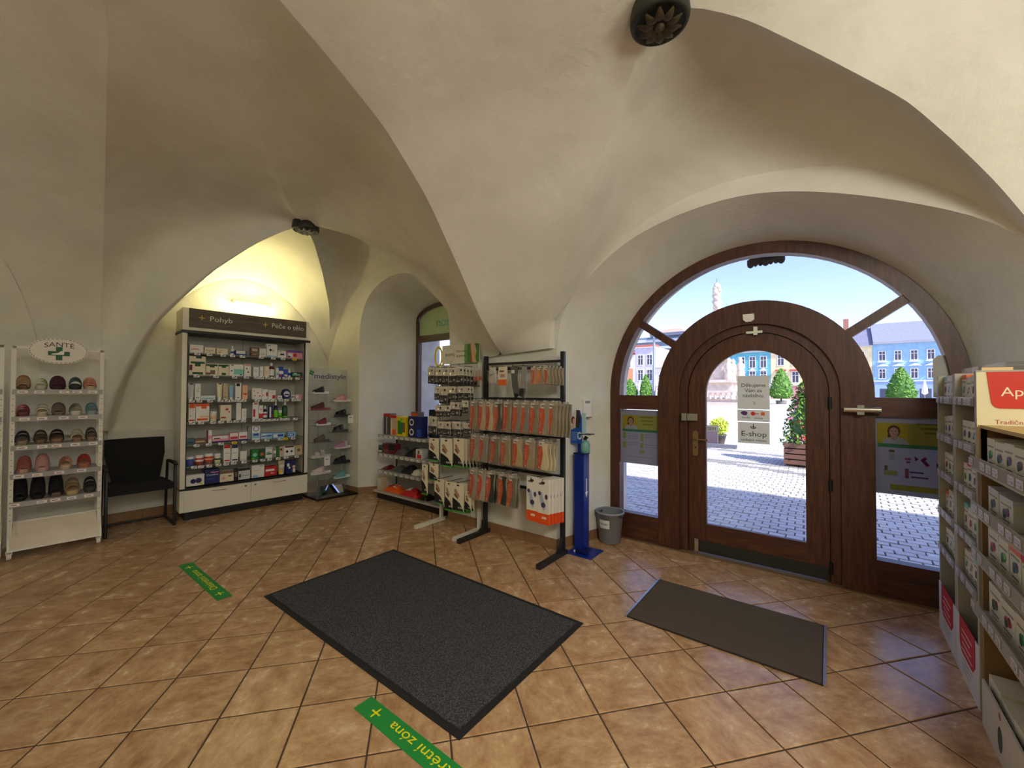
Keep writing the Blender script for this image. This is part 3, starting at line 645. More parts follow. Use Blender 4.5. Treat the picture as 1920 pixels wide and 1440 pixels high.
# small pot with yellow green leaves and a pavement sign
t = thing('potted_shrub', 'small yellow green shrub in a pot across the pavement', 'plant', (-2.52, 13.0, GZ))
MB().lathe([(.14, 0), (.2, .28), (.22, .28), (.2, .25)], M((96, 90, 86), .7), n=14).build('pot', t)
mb = MB(); leaves(mb, 520, lambda: tuple(Vector((random.gauss(0, 1), random.gauss(0, 1), random.gauss(0, .8))).normalized()*.27*random.uniform(.5, 1) + Vector((0, 0, .5))), .045, [M((190, 206, 50), .6), M((158, 190, 60), .6), M((214, 214, 60), .6)]); mb.build('foliage', t)
t = thing('pavement_sign', 'grey pavement sign lettered in dark, beside the yellow green shrub', 'sign', (-2.56, 12.3, GZ), math.radians(6))
MB().box(-.17, .17, -.02, .02, .42, .58, M((128, 124, 112), .6)).text('SEM', (0, -.022, .455), (1, 0, 0), (0, 0, 1), .12, INK, None, 'C').build('board', t)
MB().box(-.15, .15, -.06, .1, .08, .42, M((112, 96, 110), .7)).build('stand', t)
MB().box(-.12, .62, -.22, -.1, .02, .1, M((120, 124, 140), .7)).build('base_rail', t)

# ------------------------------------------------------------------ houses across the square
PANE = M((70, 74, 96), .15); FRW = M((236, 232, 228), .5)
def window(t, x, z, w, h, d=.0, frame=FRW, cross=True):
    f = MB().box(x-w/2-.14, x+w/2+.14, -.12+d, .1, z-.12, z, frame).box(x-w/2-.14, x-w/2, -.1+d, .1, z, z+h, frame).box(x+w/2, x+w/2+.14, -.1+d, .1, z, z+h, frame).box(x-w/2-.14, x+w/2+.14, -.1+d, .1, z+h, z+h+.14, frame)
    if cross: f.box(x-.05, x+.05, -.06+d, .1, z, z+h, frame).box(x-w/2, x+w/2, -.06+d, .1, z+h*.66, z+h*.66+.09, frame)
    f = f.build('window', t); MB().quad(x-w/2, x+w/2, z, z+h, -.02+d, PANE).build('pane', f)
def house(label, u0, u1, v, h, wall, roof=None, ridge=4.5, depth=12, ground=None, gz=3.4, eave=.5, name='house'):
    t = thing(name, label, 'house', (u0, v, GZ)); w = u1-u0; wm = M(wall, .85, noise=1.2)
    MB().box(0, w, 0, depth, 0, h, wm).build('wall', t)
    if ground: MB().box(.0, w, -.12, .05, 0, gz, M(ground, .8)).box(0, w, -.3, .02, gz, gz+.22, M((214, 212, 214), .8)).build('ground_storey', t)
    MB().box(0, w, -eave, .1, h-.25, h, M((206, 204, 206), .8)).build('cornice', t)
    if roof:
        R = M(roof, .7, noise=3); mb = MB(); mb.add([(0, -eave-.1, h), (w, -eave-.1, h), (w, depth/2, h+ridge), (0, depth/2, h+ridge), (w, depth+.3, h), (0, depth+.3, h)], [(0, 1, 2, 3), (3, 2, 4, 5), (0, 3, 5), (1, 4, 2)], R); mb.build('roof', t)
    return t
t = house('turquoise house seen at the top of the door glass', -19.4, -10.5, 110, 11.0, (96, 178, 196), (120, 124, 140), 3, ground=(220, 224, 226))
for x in (3.1, 5.3, 7.5):
    window(t, x, 7.2, 1.1, 2.5); window(t, x, 3.9, 1.1, 2.4)
    MB().prism([(x-.9, 6.5), (x+.9, 6.5), (x, 7.05)], -.35, .05, FRW).build('pediment', t)
t = house('pale yellow house with red window hoods, right of the turquoise house', -10.45, 7.0, 110, 11.1, (236, 222, 178), (128, 130, 152), 4.2, ground=(196, 150, 146), gz=3.0)
for x in (1.9, 4.6, 7.3, 10.0, 12.7, 15.6):
    window(t, x, 7.6, 1.1, 2.2); window(t, x, 3.7, 1.1, 2.3); MB().box(x-1, x+1, -.5, .05, 6.25, 6.6, M((196, 90, 84), .7)).build('window_hood', t)
MB().box(13.0, 13.9, 4, 5, 14, 17.4, M((176, 120, 104), .8)).build('chimney', t)
t = house('light blue house with white pediments and grey roof at right', 7.05, 27, 110, 11.5, (150, 194, 232), (140, 146, 172), 4.6, ground=(150, 176, 222), gz=3.7, eave=1.0)
for x in (1.4, 3.7, 6.0, 8.3, 10.6, 12.9):
    window(t, x, 7.95, .85, 1.75); window(t, x, 4.4, .85, 1.75)
    MB().prism([(x-1.0, 6.75), (x+1.0, 6.75), (x, 7.2)], -.85, .05, FRW).build('pediment', t)
    MB().box(x-.75, x+.75, -.5, .05, 7.55, 7.75, FRW).build('window_sill', t)
for x in (1.8, 7.5, 11.5): MB().box(x-.8, x+.8, -.14, .1, .4, 2.3, PANE).build('shop_window', t)
t = house('lilac house behind the lamp post', -42.2, -36.6, 110, 13.6, (206, 204, 226), None, ground=(222, 220, 226), gz=3.2)
for x in (1.5, 4.0): window(t, x, 8.8, 1.3, 2.6); window(t, x, 4.6, 1.3, 2.8)
MB().box(0, 5.6, -.3, 3, 13.6, 14.2, M((196, 110, 96), .8)).build('parapet', t)
t = house('white and orange house at the far left of the square', -50, -42.3, 110, 11.6, (232, 226, 230), (204, 96, 70), 1.6, ground=(226, 190, 176), gz=3.0)
for x in (3.2, 5.8): window(t, x, 8.3, 1.3, 2.4); window(t, x, 4.4, 1.2, 2.6)
MB().box(4.4, 7.2, -.16, .02, 3.4, 7.9, M((222, 146, 110), .8)).build('orange_bay', t)
t = house('white low house right of the lamp post', -36.45, -27.5, 108, 7.8, (240, 234, 224), (190, 186, 184), 2.0, ground=(226, 214, 196), gz=3.0)
for x in (2, 5): window(t, x, 3.9, 1.3, 2.0)
t = thing('office_block', 'grey modern block with balcony bands rising behind the houses', 'building', (-58.5, 150, GZ)); 
MB().box(0, 18, 0, 10, 0, 21.5, M((122, 140, 160), .7)).build('wall', t)
for k in range(6):
    MB().box(-.3, 18.3, -1, 0, 6.6+2.6*k, 7.5+2.6*k, M((206, 210, 216), .7)).build('balcony_band', t)
MB().box(7, 19, -1.5, 11, 21.5, 22.6, M((112, 122, 140), .7)).build('roof_slab', t)
mb = MB(); mb.add([(7, -1.5, 22.6), (19, -1.5, 22.6), (19, 11, 22.6), (7, 11, 22.6), (11, 4, 24.6), (16, 4, 24.6)], [(0, 1, 5, 4), (1, 2, 5), (2, 3, 4, 5), (3, 0, 4)], M((186, 160, 144), .8)); mb.build('roof', t)
# baroque plague column
SST = M((222, 206, 190), .85, noise=2)
t = thing('monument_column', 'baroque stone column crowned by statues, on the square', 'monument', (-10.8, 55, GZ))
MB().lathe([(.62, 5.6), (.66, 5.9), (.52, 6.2), (.5, 10.1), (.56, 10.3), (.78, 10.5), (.7, 10.9)], SST, n=16).build('shaft', t)
mb = MB()
for k in range(46):
    z = 10.7 + 4.1*k/46; rr = .62*(1-.35*k/46); a = random.uniform(0, 2*PI); s = random.uniform(.18, .34)
    mb.lathe([(.02, z-s), (s*.8, z-s*.5), (s, z), (s*.7, z+s*.6), (.02, z+s)], SST, rr*.55*math.cos(a), rr*.55*math.sin(a), 7, False)
mb.lathe([(.4, 10.6), (.42, 12.5), (.3, 14.2), (.05, 14.9)], SST, n=10); mb.tube([(0, 0, 14.8), (0, 0, 15.4)], .04, BRASS).build('cloud_statue', t)
MB().box(-1.0, 1.0, -1.0, 1.0, 2.9, 5.6, SST).box(-1.35, 1.35, -1.35, 1.35, 5.2, 5.55, SST).box(-1.9, 1.9, -1.9, 1.9, 1.0, 2.9, SST).box(-2.2, 2.2, -2.2, 2.2, 2.6, 2.95, SST).build('pedestal', t)
for sx, sy in ((-1.5, -1.5), (1.5, -1.5), (1.5, 1.5), (-1.5, 1.5), (-2.6, -.6), (2.6, -.6)):
    MB().lathe([(.42, 2.9), (.5, 3.3), (.34, 4.0), (.46, 4.6), (.2, 5.0), (.24, 5.3), (.05, 5.6)], SST, sx, sy, 8).build('statue', t)
MB().box(-4.2, 4.2, -4.2, 4.2, 0, .35, SST).box(-3.6, 3.6, -3.6, 3.6, .35, .7, SST).build('steps', t)
bl = MB()
for k in range(15):
    x = -3.9+.557*k; bl.lathe([(.12, .7), (.2, .95), (.09, 1.2), (.13, 1.45)], SST, x, -3.9, 8)
bl.box(-4.1, 4.1, -4.1, -3.7, 1.45, 1.65, SST); o = bl.build('balustrade', t)
for k, (u, v, h) in enumerate(((-33.5, 90, 3.6), (12.6, 96, 3.2))):
    t = thing('closed_parasol', ('closed white parasol in front of the lilac house', 'closed white parasol in front of the light blue house')[k], 'parasol', (u, v, GZ), 0, 'parasols on the square')
    MB().lathe([(.12, 1.2), (.42, 1.5), (.34, 2.2), (.16, h), (.03, h+.5)], M((244, 240, 232), .8), n=10).build('folded_canopy', t); MB().tube([(0, 0, 0), (0, 0, 1.4)], .05, LP).build('pole', t)
# stucco ornament hanging over the entrance outside
mb = MB()
for k in range(7):
    x = -.57+.04*k; rr = .016+.014*(1 if k in (0, 3, 6) else .4); mb.lathe([(.006, 2.645-rr), (rr*.7, 2.645-rr*.7), (rr, 2.645), (rr, 2.69)], M((84, 84, 92), .8), x, 4.37, 8)
mb.box(-.58, -.32, 4.35, 4.4, 2.65, 2.72, M((84, 84, 92), .8)); tag(mb.build('stucco_ornament'), 'dark stucco ornament hanging outside above the entrance arch', 'ornament')
# ================================================================== MATS, STRIPS, CHAIR, BIN
m, nt, b = nodes_mat('mat_pile'); tc = nt.nodes.new('ShaderNodeTexCoord')
w = nt.nodes.new('ShaderNodeTexVoronoi'); w.inputs['Scale'].default_value = 120; nt.links.new(tc.outputs['Object'], w.inputs['Vector'])
r = ramp(nt, w.outputs['Distance'], [(.1, (104, 105, 108)), (.6, (62, 63, 66))]); nt.links.new(r.outputs[0], b.inputs['Base Color']); b.inputs['Roughness'].default_value = .95; b.inputs['Specular IOR Level'].default_value = .1
bump(nt, b, w.outputs['Distance'], .8, .006); PILE = m
t = thing('entrance_mat', 'large charcoal textile mat with a black rubber border on the tiles', 'mat', (-2.2, 1.79, .001))
MB().box(-.968, .968, -.546, .546, 0, .006, M((24, 24, 25), .8)).build('rubber_border', t)
MB().box(-.935, .935, -.513, .513, .004, .0105, PILE).build('pile', t)
t = thing('door_mat', 'small dark brown ribbed mat with metal end strips before the door', 'mat', (-.54, 2.908, .001))
MB().box(-.508, .508, -.327, .327, 0, .008, M((44, 36, 32), .9)).build('backing', t)
RB = M((80, 69, 62), .95); rm = MB()
for k in range(32): y = -.322+.0203*k; rm.prism([(y, .008), (y+.0135, .008), (y+.0105, .0145), (y+.003, .0145)], -.5, .5, RB)
rm.v = [(y, x, z) for x, y, z in rm.v]; o = rm.build('rib', t); o['kind'] = 'stuff'
for s in (-1, 1): MB().box(s*.512-.007, s*.512+.007, -.327, .327, 0, .013, M((190, 190, 192), .35, .9)).build('metal_edge', t)
SG = M((28, 142, 62), .5); SY_ = M((238, 226, 20), .5)
def strip(u0, u1, v0, v1, label):
    t = thing('floor_strip', label, 'floor sign', ((u0+u1)/2, (v0+v1)/2, .0006), 0, 'green floor strips'); L = (u1-u0)/2; w = (v1-v0)/2
    MB().box(-L, L, -w, w, 0, .0012, SG).build('base_film', t)
    tx = MB(); tx.text('Diskrétní zóna', (0, .022, .0016), (-1, 0, 0), (0, -1, 0), .066, SY_, .50, 'C'); tx.build('lettering', t)
    for s in (-1, 1):
        x = s*(L-.105); c = MB()
        c.plan([(x-.028, -.004), (x+.028, -.004), (x+.028, .004), (x-.028, .004)], .0013, .0018, SY_).plan([(x-.004, -.028), (x+.004, -.028), (x+.004, .028), (x-.004, .028)], .0013, .0019, SY_); c.build('cross_mark', t)
strip(-4.275, -3.36, 1.022, 1.115, 'green floor strip with yellow letters, farther one near the shoe rack')
strip(-1.738, -.82, 1.070, 1.163, 'green floor strip with yellow letters, nearer one beside the charcoal mat')
# chair
t = thing('visitor_chair', 'black padded visitor chair with armrests between shoe rack and cabinet', 'chair', (-5.618, .765, 0), math.radians(87))
FB = M((20, 20, 24), .9, noise=60)
def rrect(x0, x1, z0, z1, r): return [(cx+r*math.cos(a), cz+r*math.sin(a)) for cx, cz, a0 in ((x1-r, z0+r, -PI/2), (x1-r, z1-r, 0), (x0+r, z1-r, PI/2), (x0+r, z0+r, PI)) for a in [a0+PI/8*i for i in range(5)]]
mb = MB(); mb.plan([(.025, .0), (.505, .0), (.52, .03), (.49, .44), (.46, .46), (.07, .46), (.04, .44), (.01, .03)], .40, .47, FB); mb.build('seat', t)
rows = []; rin = []
for j in range(9):
    z = .46+.46*j/8; hw = .19+.055*min(1, j/5); ro = []; ri = []
    for i in range(9):
        e = -1+2*i/8; y = .40+.05*(1-e*e)+.10*((z-.46)/.46); ro.append((.265+hw*e, y-.03, z)); ri.append((.265+hw*e, y+.02, z))
    rows.append(ro); rin.append(ri)
MB().shell(rows, rin, FB).build('backrest', t)
for s in (0, 1):
    x = .0 if s == 0 else .53
    MB().tube([(x, .0, .0), (x, .0, .63), (x, .03, .665), (x, .3, .66)], .014, IRON).build('leg', t)
    MB().tube([(x, .0, .013), (x, .48, .013)], .013, IRON).build('floor_bar', t)
    MB().tube([(x, .47, .013), (x, .43, .42), (x, .40, .66)], .013, IRON).build('leg', t)
    MB().tube([(x, -.03, .655), (x, .04, .678), (x, .2, .675), (x, .36, .665)], .02, BLACK, 8, .6).build('armrest', t)
MB().tube([(0, .47, .013), (.53, .47, .013)], .012, IRON).build('rear_bar', t)
# umbrella bin
t = thing('umbrella_bin', 'grey plastic bin with a paper label beside the door frame', 'bin', (-1.70, 3.77, 0))
GP = M((150, 156, 162), .5)
MB().lathe([(.085, 0), (.1, .006), (.128, .30), (.138, .302), (.138, .285), (.134, .283)], GP, n=28, cap=False).lathe([(.0, .004), (.1, .006)], GP, n=28, cap=False).lathe([(.124, .30), (.097, .01)], M((120, 124, 130), .6), n=28, cap=False).build('bin_body', t)
lb = MB(); rows = []
a0 = math.radians(-92)
for k in range(7): a = a0+(-.42+.84*k/6); rows.append([(.1185*math.cos(a), .1185*math.sin(a), .155), (.1275*math.cos(a), .1275*math.sin(a), .235)])
lb.grid(rows, M((232, 230, 222), .6)); lb.build('paper_label', t)
tx = MB(); vs, fs, wd_ = glyphs('DEŠTNÍKY'); kx = .085/wd_
tx.add([(.1262*math.cos(a0+(x-wd_/2)*kx/.126), .1262*math.sin(a0+(x-wd_/2)*kx/.126), .188+y*.024) for x, y in vs], fs, INK); tx.build('lettering', t)
hd2 = MB(); 
for a in (-.35, 2.8): hd2.box(.131*math.cos(a)-.02, .131*math.cos(a)+.02, .131*math.sin(a)-.012, .131*math.sin(a)+.012, .262, .278, M((60, 64, 70), .6))
hd2.build('handle_slot', t)
# intercom on the jamb
t = thing('wall_intercom', 'small white wall device on the door jamb above the blue stand', 'device', (-1.893, 3.62, 1.21), math.radians(254.5))
MB().box(-.05, .05, .0, .035, 0, .17, WHITE).box(-.035, .035, .035, .036, .135, .16, M((150, 156, 160), .3)).build('case', t); MB().box(-.045, .02, .0, .05, -.004, .003, M((120, 110, 100), .5)).build('base_edge', t)
# disinfection stand
BLU = M((14, 44, 140), .35); BLD = M((10, 24, 80), .4); TEAL = clear_mat('teal_bottle', (.62, .86, .84), .1, .1, .45, (150, 205, 205))
t = thing('disinfection_stand', 'blue metal hand disinfection stand with pedal beside the black rack', 'stand', (-1.77, 3.38, 0))
MB().box(-.128, .128, -.13, .13, 0, .005, BLU).build('base_plate', t)
MB().box(-.118, -.02, .02, .125, .005, .885, BLU).box(-.125, -.015, .015, .13, .875, .887, BLD).build('post', t)
MB().box(-.012, .04, -.07, .05, .018, .028, BLD).box(-.05, .06, -.08, -.05, .014, .036, BLD).build('pedal', t)
MB().lathe([(.009, 0), (.009, .02)], WHITE, -.07, -.06, 10).build('foot_stud', t)
ar = MB(); ar.prism([(.066, .65), (.082, .65), (.082, .53), (.1, .53), (.074, .475), (.048, .53), (.066, .53)], 0, .001, WHITE); ar.v = [(-.0199+y, x, z) for x, y, z in ar.v]; ar.build('arrow_mark', t)
MB().box(-.1, -.075, .05, .075, .885, 1.2, BLU).build('neck', t)
MB().lathe([(.001, .887), (.042, .89), (.044, .97), (.03, .995), (.013, 1.0), (.013, 1.015)], TEAL, -.03, .07, 16).build('gel_bottle', t)
MB().lathe([(.016, 1.01), (.016, 1.03), (.007, 1.032), (.007, 1.045)], BLACK, -.03, .07, 12).tube([(-.03, .07, 1.04), (.02, .02, 1.035)], .007, BLACK).build('pump', t)
MB().box(-.06, .05, -.0, .1, 1.062, 1.07, M((60, 64, 72), .4)).build('press_arm', t)
sg = MB().prism([(-.16, .972), (-.055, .972), (-.045, 1.02), (-.045, 1.2), (-.07, 1.286), (-.105, 1.286), (-.15, 1.22), (-.16, 1.12)], .03, .04, M((34, 84, 176), .4))
sg.prism([(-.158, 1.1), (-.11, 1.12), (-.095, 1.286), (-.12, 1.27), (-.15, 1.22)], .028, .0299, M((222, 216, 210), .5)).prism([(-.11, 1.13), (-.075, 1.12), (-.058, 1.2), (-.075, 1.285), (-.1, 1.286)], .027, .0299, M((52, 48, 46), .5))
sg.disc(-.135, 1.19, .022, .0272, M((92, 50, 40), .6), 12, .036).disc(-.124, 1.182, .016, .0268, M((216, 170, 150), .5), 12, .026).prism([(-.158, 1.1), (-.12, 1.12), (-.125, 1.155), (-.15, 1.145)], .0266, .0299, M((214, 176, 156), .5))
for k in range(6): sg.quad(-.15, -.075-.012*(k % 3), 1.075-.014*k, 1.079-.014*k, .0285, M((150, 180, 226), .5))
sg.build('sign_plate', t); MB().disc(-.062, 1.05, .024, .018, M((220, 232, 244), .4), 16, .036).disc(-.062, 1.05, .014, .017, M((40, 120, 190), .4), 12, .022).build('badge', t)
MB().box(-.045, -.018, .03, .06, 1.07, 1.26, M((176, 214, 220), .3)).build('pale_strip', t)

# ================================================================== PRODUCTS
def prints(mb, w, h, spec, y=-.0008):
    for i, p in enumerate(spec or ()):
        k = p[0]; yy = y - .0002*i
        if len(p) == 4: mb.disc(w*(p[1]-.5), h*p[2], w*p[3], yy, pc(k), 14)
        elif len(p) == 5: mb.quad(w*(p[1]-.5), w*(p[3]-.5), h*p[2], h*p[4], yy, pc(k))
        else: mb.text(p[5], (w*((p[1]+p[3])/2-.5), yy, h*p[2]), (1, 0, 0), (0, 0, 1), h*(p[4]-p[2]), pc(k), w*(p[3]-p[1])*.96, 'C')
def lines(k='S', x0=.15, x1=.8, z0=.2, n=3, st=.09, hh=.03): return [(k, x0, z0+st*i, x1-.12*(i % 2), z0+st*i+hh) for i in range(n)]
def product(kind, w, h, d, base, spec=None, cap='W', name=None):
    nm = name or {'box': 'carton', 'jar': 'jar', 'bottle': 'bottle', 'tube': 'tube', 'disc': 'round_pack', 'bag': 'soft_pack', 'lie': 'carton'}[kind]; mb = MB()
    if kind in ('box', 'lie'):
        mb.box(-w/2, w/2, 0, d, 0, h, pc(base)); prints(mb, w, h, spec)
        return mb.build(nm)
    if kind == 'jar':
        r = w/2; mb.lathe([(r*.92, 0), (r*.98, .005), (r*.98, h*.7), (r*.9, h*.74)], pc(base), 0, r, 18)
        if spec is None: mb.lathe([(r*.99, h*.15), (r*.99, h*.6)], pc('W'), 0, r, 18, False)
        else:
            for k, z0, z1 in spec: mb.lathe([(r*.99, h*z0), (r*.99, h*z1)], pc(k), 0, r, 18, False)
        o = mb.build(nm); MB().lathe([(r, h*.72), (r*1.02, h*.74), (r*1.02, h*.98), (r*.96, h)], pc(cap), 0, r, 18).build('lid', o); return o
    if kind == 'bottle':
        r = w/2; mb.lathe([(r*.9, 0), (r, .006), (r, h*.6), (r*.8, h*.7), (r*.38, h*.76), (r*.38, h*.8)], pc(base, .3), 0, r, 16)
        for k, z0, z1 in (spec or [('W', .15, .5)]): mb.lathe([(r*1.01, h*z0), (r*1.01, h*z1)], pc(k), 0, r, 16, False)
        o = mb.build(nm); MB().lathe([(r*.42, h*.78), (r*.45, h*.8), (r*.45, h*.97), (r*.36, h)], pc(cap), 0, r, 12).build('cap', o); return o
    if kind == 'tube':
        rows = []
        for j in range(8):
            q = j/7; z = h*.16+h*.84*q; a = w*.42+w*.08*q; b2 = max(.002, w*.3*(1-q)); rows.append([(a*math.cos(t_), w*.3+b2*math.sin(t_), z) for t_ in [2*PI*k/14 for k in range(15)]])
        mb.grid(rows, pc(base)); 
        for s in (spec or []): mb.quad(w*(s[1]-.5), w*(s[3]-.5), h*s[2], h*s[4], .0 if s[4] < .5 else w*.12, pc(s[0]))
        o = mb.build(nm); MB().lathe([(w*.34, 0), (w*.36, h*.05), (w*.34, h*.17)], pc(cap), 0, w*.3, 14).build('cap', o); return o
    if kind == 'disc':
        mb.prism([(w/2*math.cos(2*PI*i/24), h/2+h/2*math.sin(2*PI*i/24)) for i in range(24)], 0, d, pc(base)); mb.disc(0, h/2, w*.38, -.001, pc('W'), 20); mb.disc(0, h*.55, w*.25, -.0015, pc('X'), 20); mb.quad(-w*.3, w*.3, h*.36, h*.5, -.002, pc('N')); return mb.build(nm)
    if kind == 'bag':
        g = []; g2 = []
        for j in range(9):
            q = j/8; r1 = []; r2 = []
            for i in range(11):
                p = i/10; bl = (math.sin(PI*p)*math.sin(PI*q))**.6; wob = .14*math.sin(9*p+5*q)+.12*math.sin(14*q-5*p)+.08*math.sin(23*p+11*q); x = w*(p-.5)*(1+.05*math.sin(7*q)); r1.append((x, d*q, .004+h*bl*(1+wob))); r2.append((x, d*q, .002))
            g.append(r1); g2.append(r2)
        k = MB(); k.shell(g, g2, M(P[base], .3)); 
        for s in (spec or []):
            rr = []
            for j in range(4):
                q = .2+.5*j/3; rr.append([(w*(s[1]+(s[3]-s[1])*i/5-.5), d*q, .007+h*(math.sin(PI*(s[1]+(s[3]-s[1])*i/5))*math.sin(PI*q))**.6*1.06) for i in range(6)])
            k.grid(rr, M(P[s[0]], .35))
        return k.build(nm)
ORD = ['first', 'second', 'third', 'fourth', 'fifth', 'sixth', 'seventh', 'eighth', 'ninth', 'tenth', 'eleventh', 'twelfth', 'thirteenth', 'fourteenth', 'fifteenth', 'sixteenth']
def put(o, fr, s, d, z, label, cat, group=None, turn=0.0): o.location = fr.w(s, d, z); o.rotation_euler = (o.rotation_euler[0], o.rotation_euler[1], fr.a+turn); return tag(o, label, cat, group)

# ================================================================== PHARMACY CABINET
fc = Fr(-5.668, 1.426, math.radians(84.91))
t = thing('pharmacy_cabinet', 'tall white open pharmacy cabinet with dark sign header and seven product shelves', 'cabinet', fc.w(0, 0), fc.a)
CAR = M((236, 232, 220), .45); S0, S1, D1 = -.071, 1.276, .40
MB().box(S0, S0+.045, 0, D1, .35, 2.12, CAR).build('side_panel', t); MB().box(S1-.045, S1, 0, D1, .35, 2.12, CAR).build('side_panel', t)
MB().box(S0+.045, S1-.045, D1-.02, D1, .35, 2.12, M((208, 206, 196), .6)).box(.60, .606, D1-.023, D1-.02, .35, 2.12, M((150, 148, 140), .6)).build('back_panel', t)
MB().box(S0, S1, -.005, D1, 2.128, 2.378, CAR).build('header', t)
hp_ = MB().box(-.016, 1.236, -.009, -.004, 2.163, 2.378, GREYWOOD); hp_.build('header_board', t)
for s, word, x in ((.10, 'Pohyb', .17), (.745, 'Péče o tělo', .815)):
    MB().box(s-.028, s+.028, -.012, -.008, 2.278, 2.285, M((222, 200, 60))).box(s-.0035, s+.0035, -.0121, -.008, 2.254, 2.309, M((222, 200, 60))).build('cross_mark', t)
    MB().text(word, (x, -.0125, 2.253), (1, 0, 0), (0, 0, 1), .083, M((236, 232, 222)), .225 if word == 'Pohyb' else .385).build('lettering', t)
MB().box(S0-.008, S1+.008, -.03, D1, 2.10, 2.128, BLACK).build('black_trim', t); MB().box(S0, S1, -.012, D1, .338, .358, BLACK).build('black_trim', t)
for s in (S0+.045, S1-.053): MB().box(s, s+.008, -.006, .02, .358, 2.10, BLACK).build('black_trim', t)
MB().box(S0, S1, .0, D1, .095, .338, CAR).build('base_box', t); MB().box(S0+.05, S1-.04, .04, D1, 0, .095, BLACK).build('plinth', t)
for a, b_, hx, kx in ((-.034, .609, .29, .556), (.614, 1.272, .93, .66)):
    dr = MB().box(a, b_, -.014, .0, .097, .334, CAR).build('drawer', t)
    MB().tube([(hx-.07, -.014, .3), (hx-.066, -.03, .3), (hx+.066, -.03, .3), (hx+.07, -.014, .3)], .004, CHROME).build('handle', dr); 
    kk = MB().lathe([(.011, 0), (.011, .006)], CHROME, n=12); kk.v = [(x+kx, -.0141-z, y+.3) for x, y, z in kk.v]; kk.build('lock', dr)
SH = [1.88, 1.628, 1.345, 1.097, .843, .600, .371]
SHG = clear_mat('shelf_glass', (.86, .9, .88), .1, .05, .3, (190, 196, 190))
TAGS = [[.066, .177, .308, .403, .505, .706, .842, .956, 1.096], [.062, .245, .428, .549, .66, .714, .782, .843, .904, .981, 1.042, 1.135], [.022, .091, .19, .29, .358, .42, .482, .525, .668, .749, .809, .862, .936, 1.004, 1.093, 1.154],
        [.028, .11, .221, .3, .382, .45, .528, .645, .707, .766, .822, .882, .959, 1.017, 1.116], [.073, .185, .303, .435, .534, .677, .783, .938, 1.0, 1.091], [.052, .115, .193, .281, .357, .432, .539, .654, .739, .816, .917, 1.009, 1.138], []]
YEL = {(0, 8), (4, 3), (4, 8)}
tg = MB().box(-.026, .026, -.001, .001, -.03, .0, M((238, 238, 234), .5)).quad(-.018, .012, -.022, -.016, -.0015, M((90, 90, 100))).quad(.0, .02, -.012, -.004, -.0015, M((60, 60, 70))); me_tag = tg.mesh('price_tag')
tg = MB().box(-.026, .026, -.001, .001, -.03, .0, M((240, 214, 20), .5)).quad(-.016, .014, -.02, -.01, -.0015, M((90, 80, 20))); me_tagy = tg.mesh('price_tag')
tg = MB().box(-.03, .03, -.001, .001, -.033, .0, M((204, 202, 212), .45)).quad(-.022, .016, -.013, -.009, -.0015, M((160, 156, 176))).quad(-.022, .004, -.024, -.02, -.0015, M((168, 166, 180))).quad(.008, .024, -.028, -.017, -.0015, M((146, 142, 160))); me_tagl = tg.mesh('price_tag')
for k, z in enumerate(SH):
    if k < 6: sh = MB().box(S0+.045, .597, .0, D1-.02, z-.014, z, SHG).box(.612, S1-.045, .0, D1-.02, z-.014, z, SHG).build('shelf', t)
    for q, s in enumerate(TAGS[k]):
        o = bpy.data.objects.new('price_tag', me_tagy if (k, q) in YEL else me_tag); COL.objects.link(o); o.parent = sh; o.location = (s, -.004, z+.002)
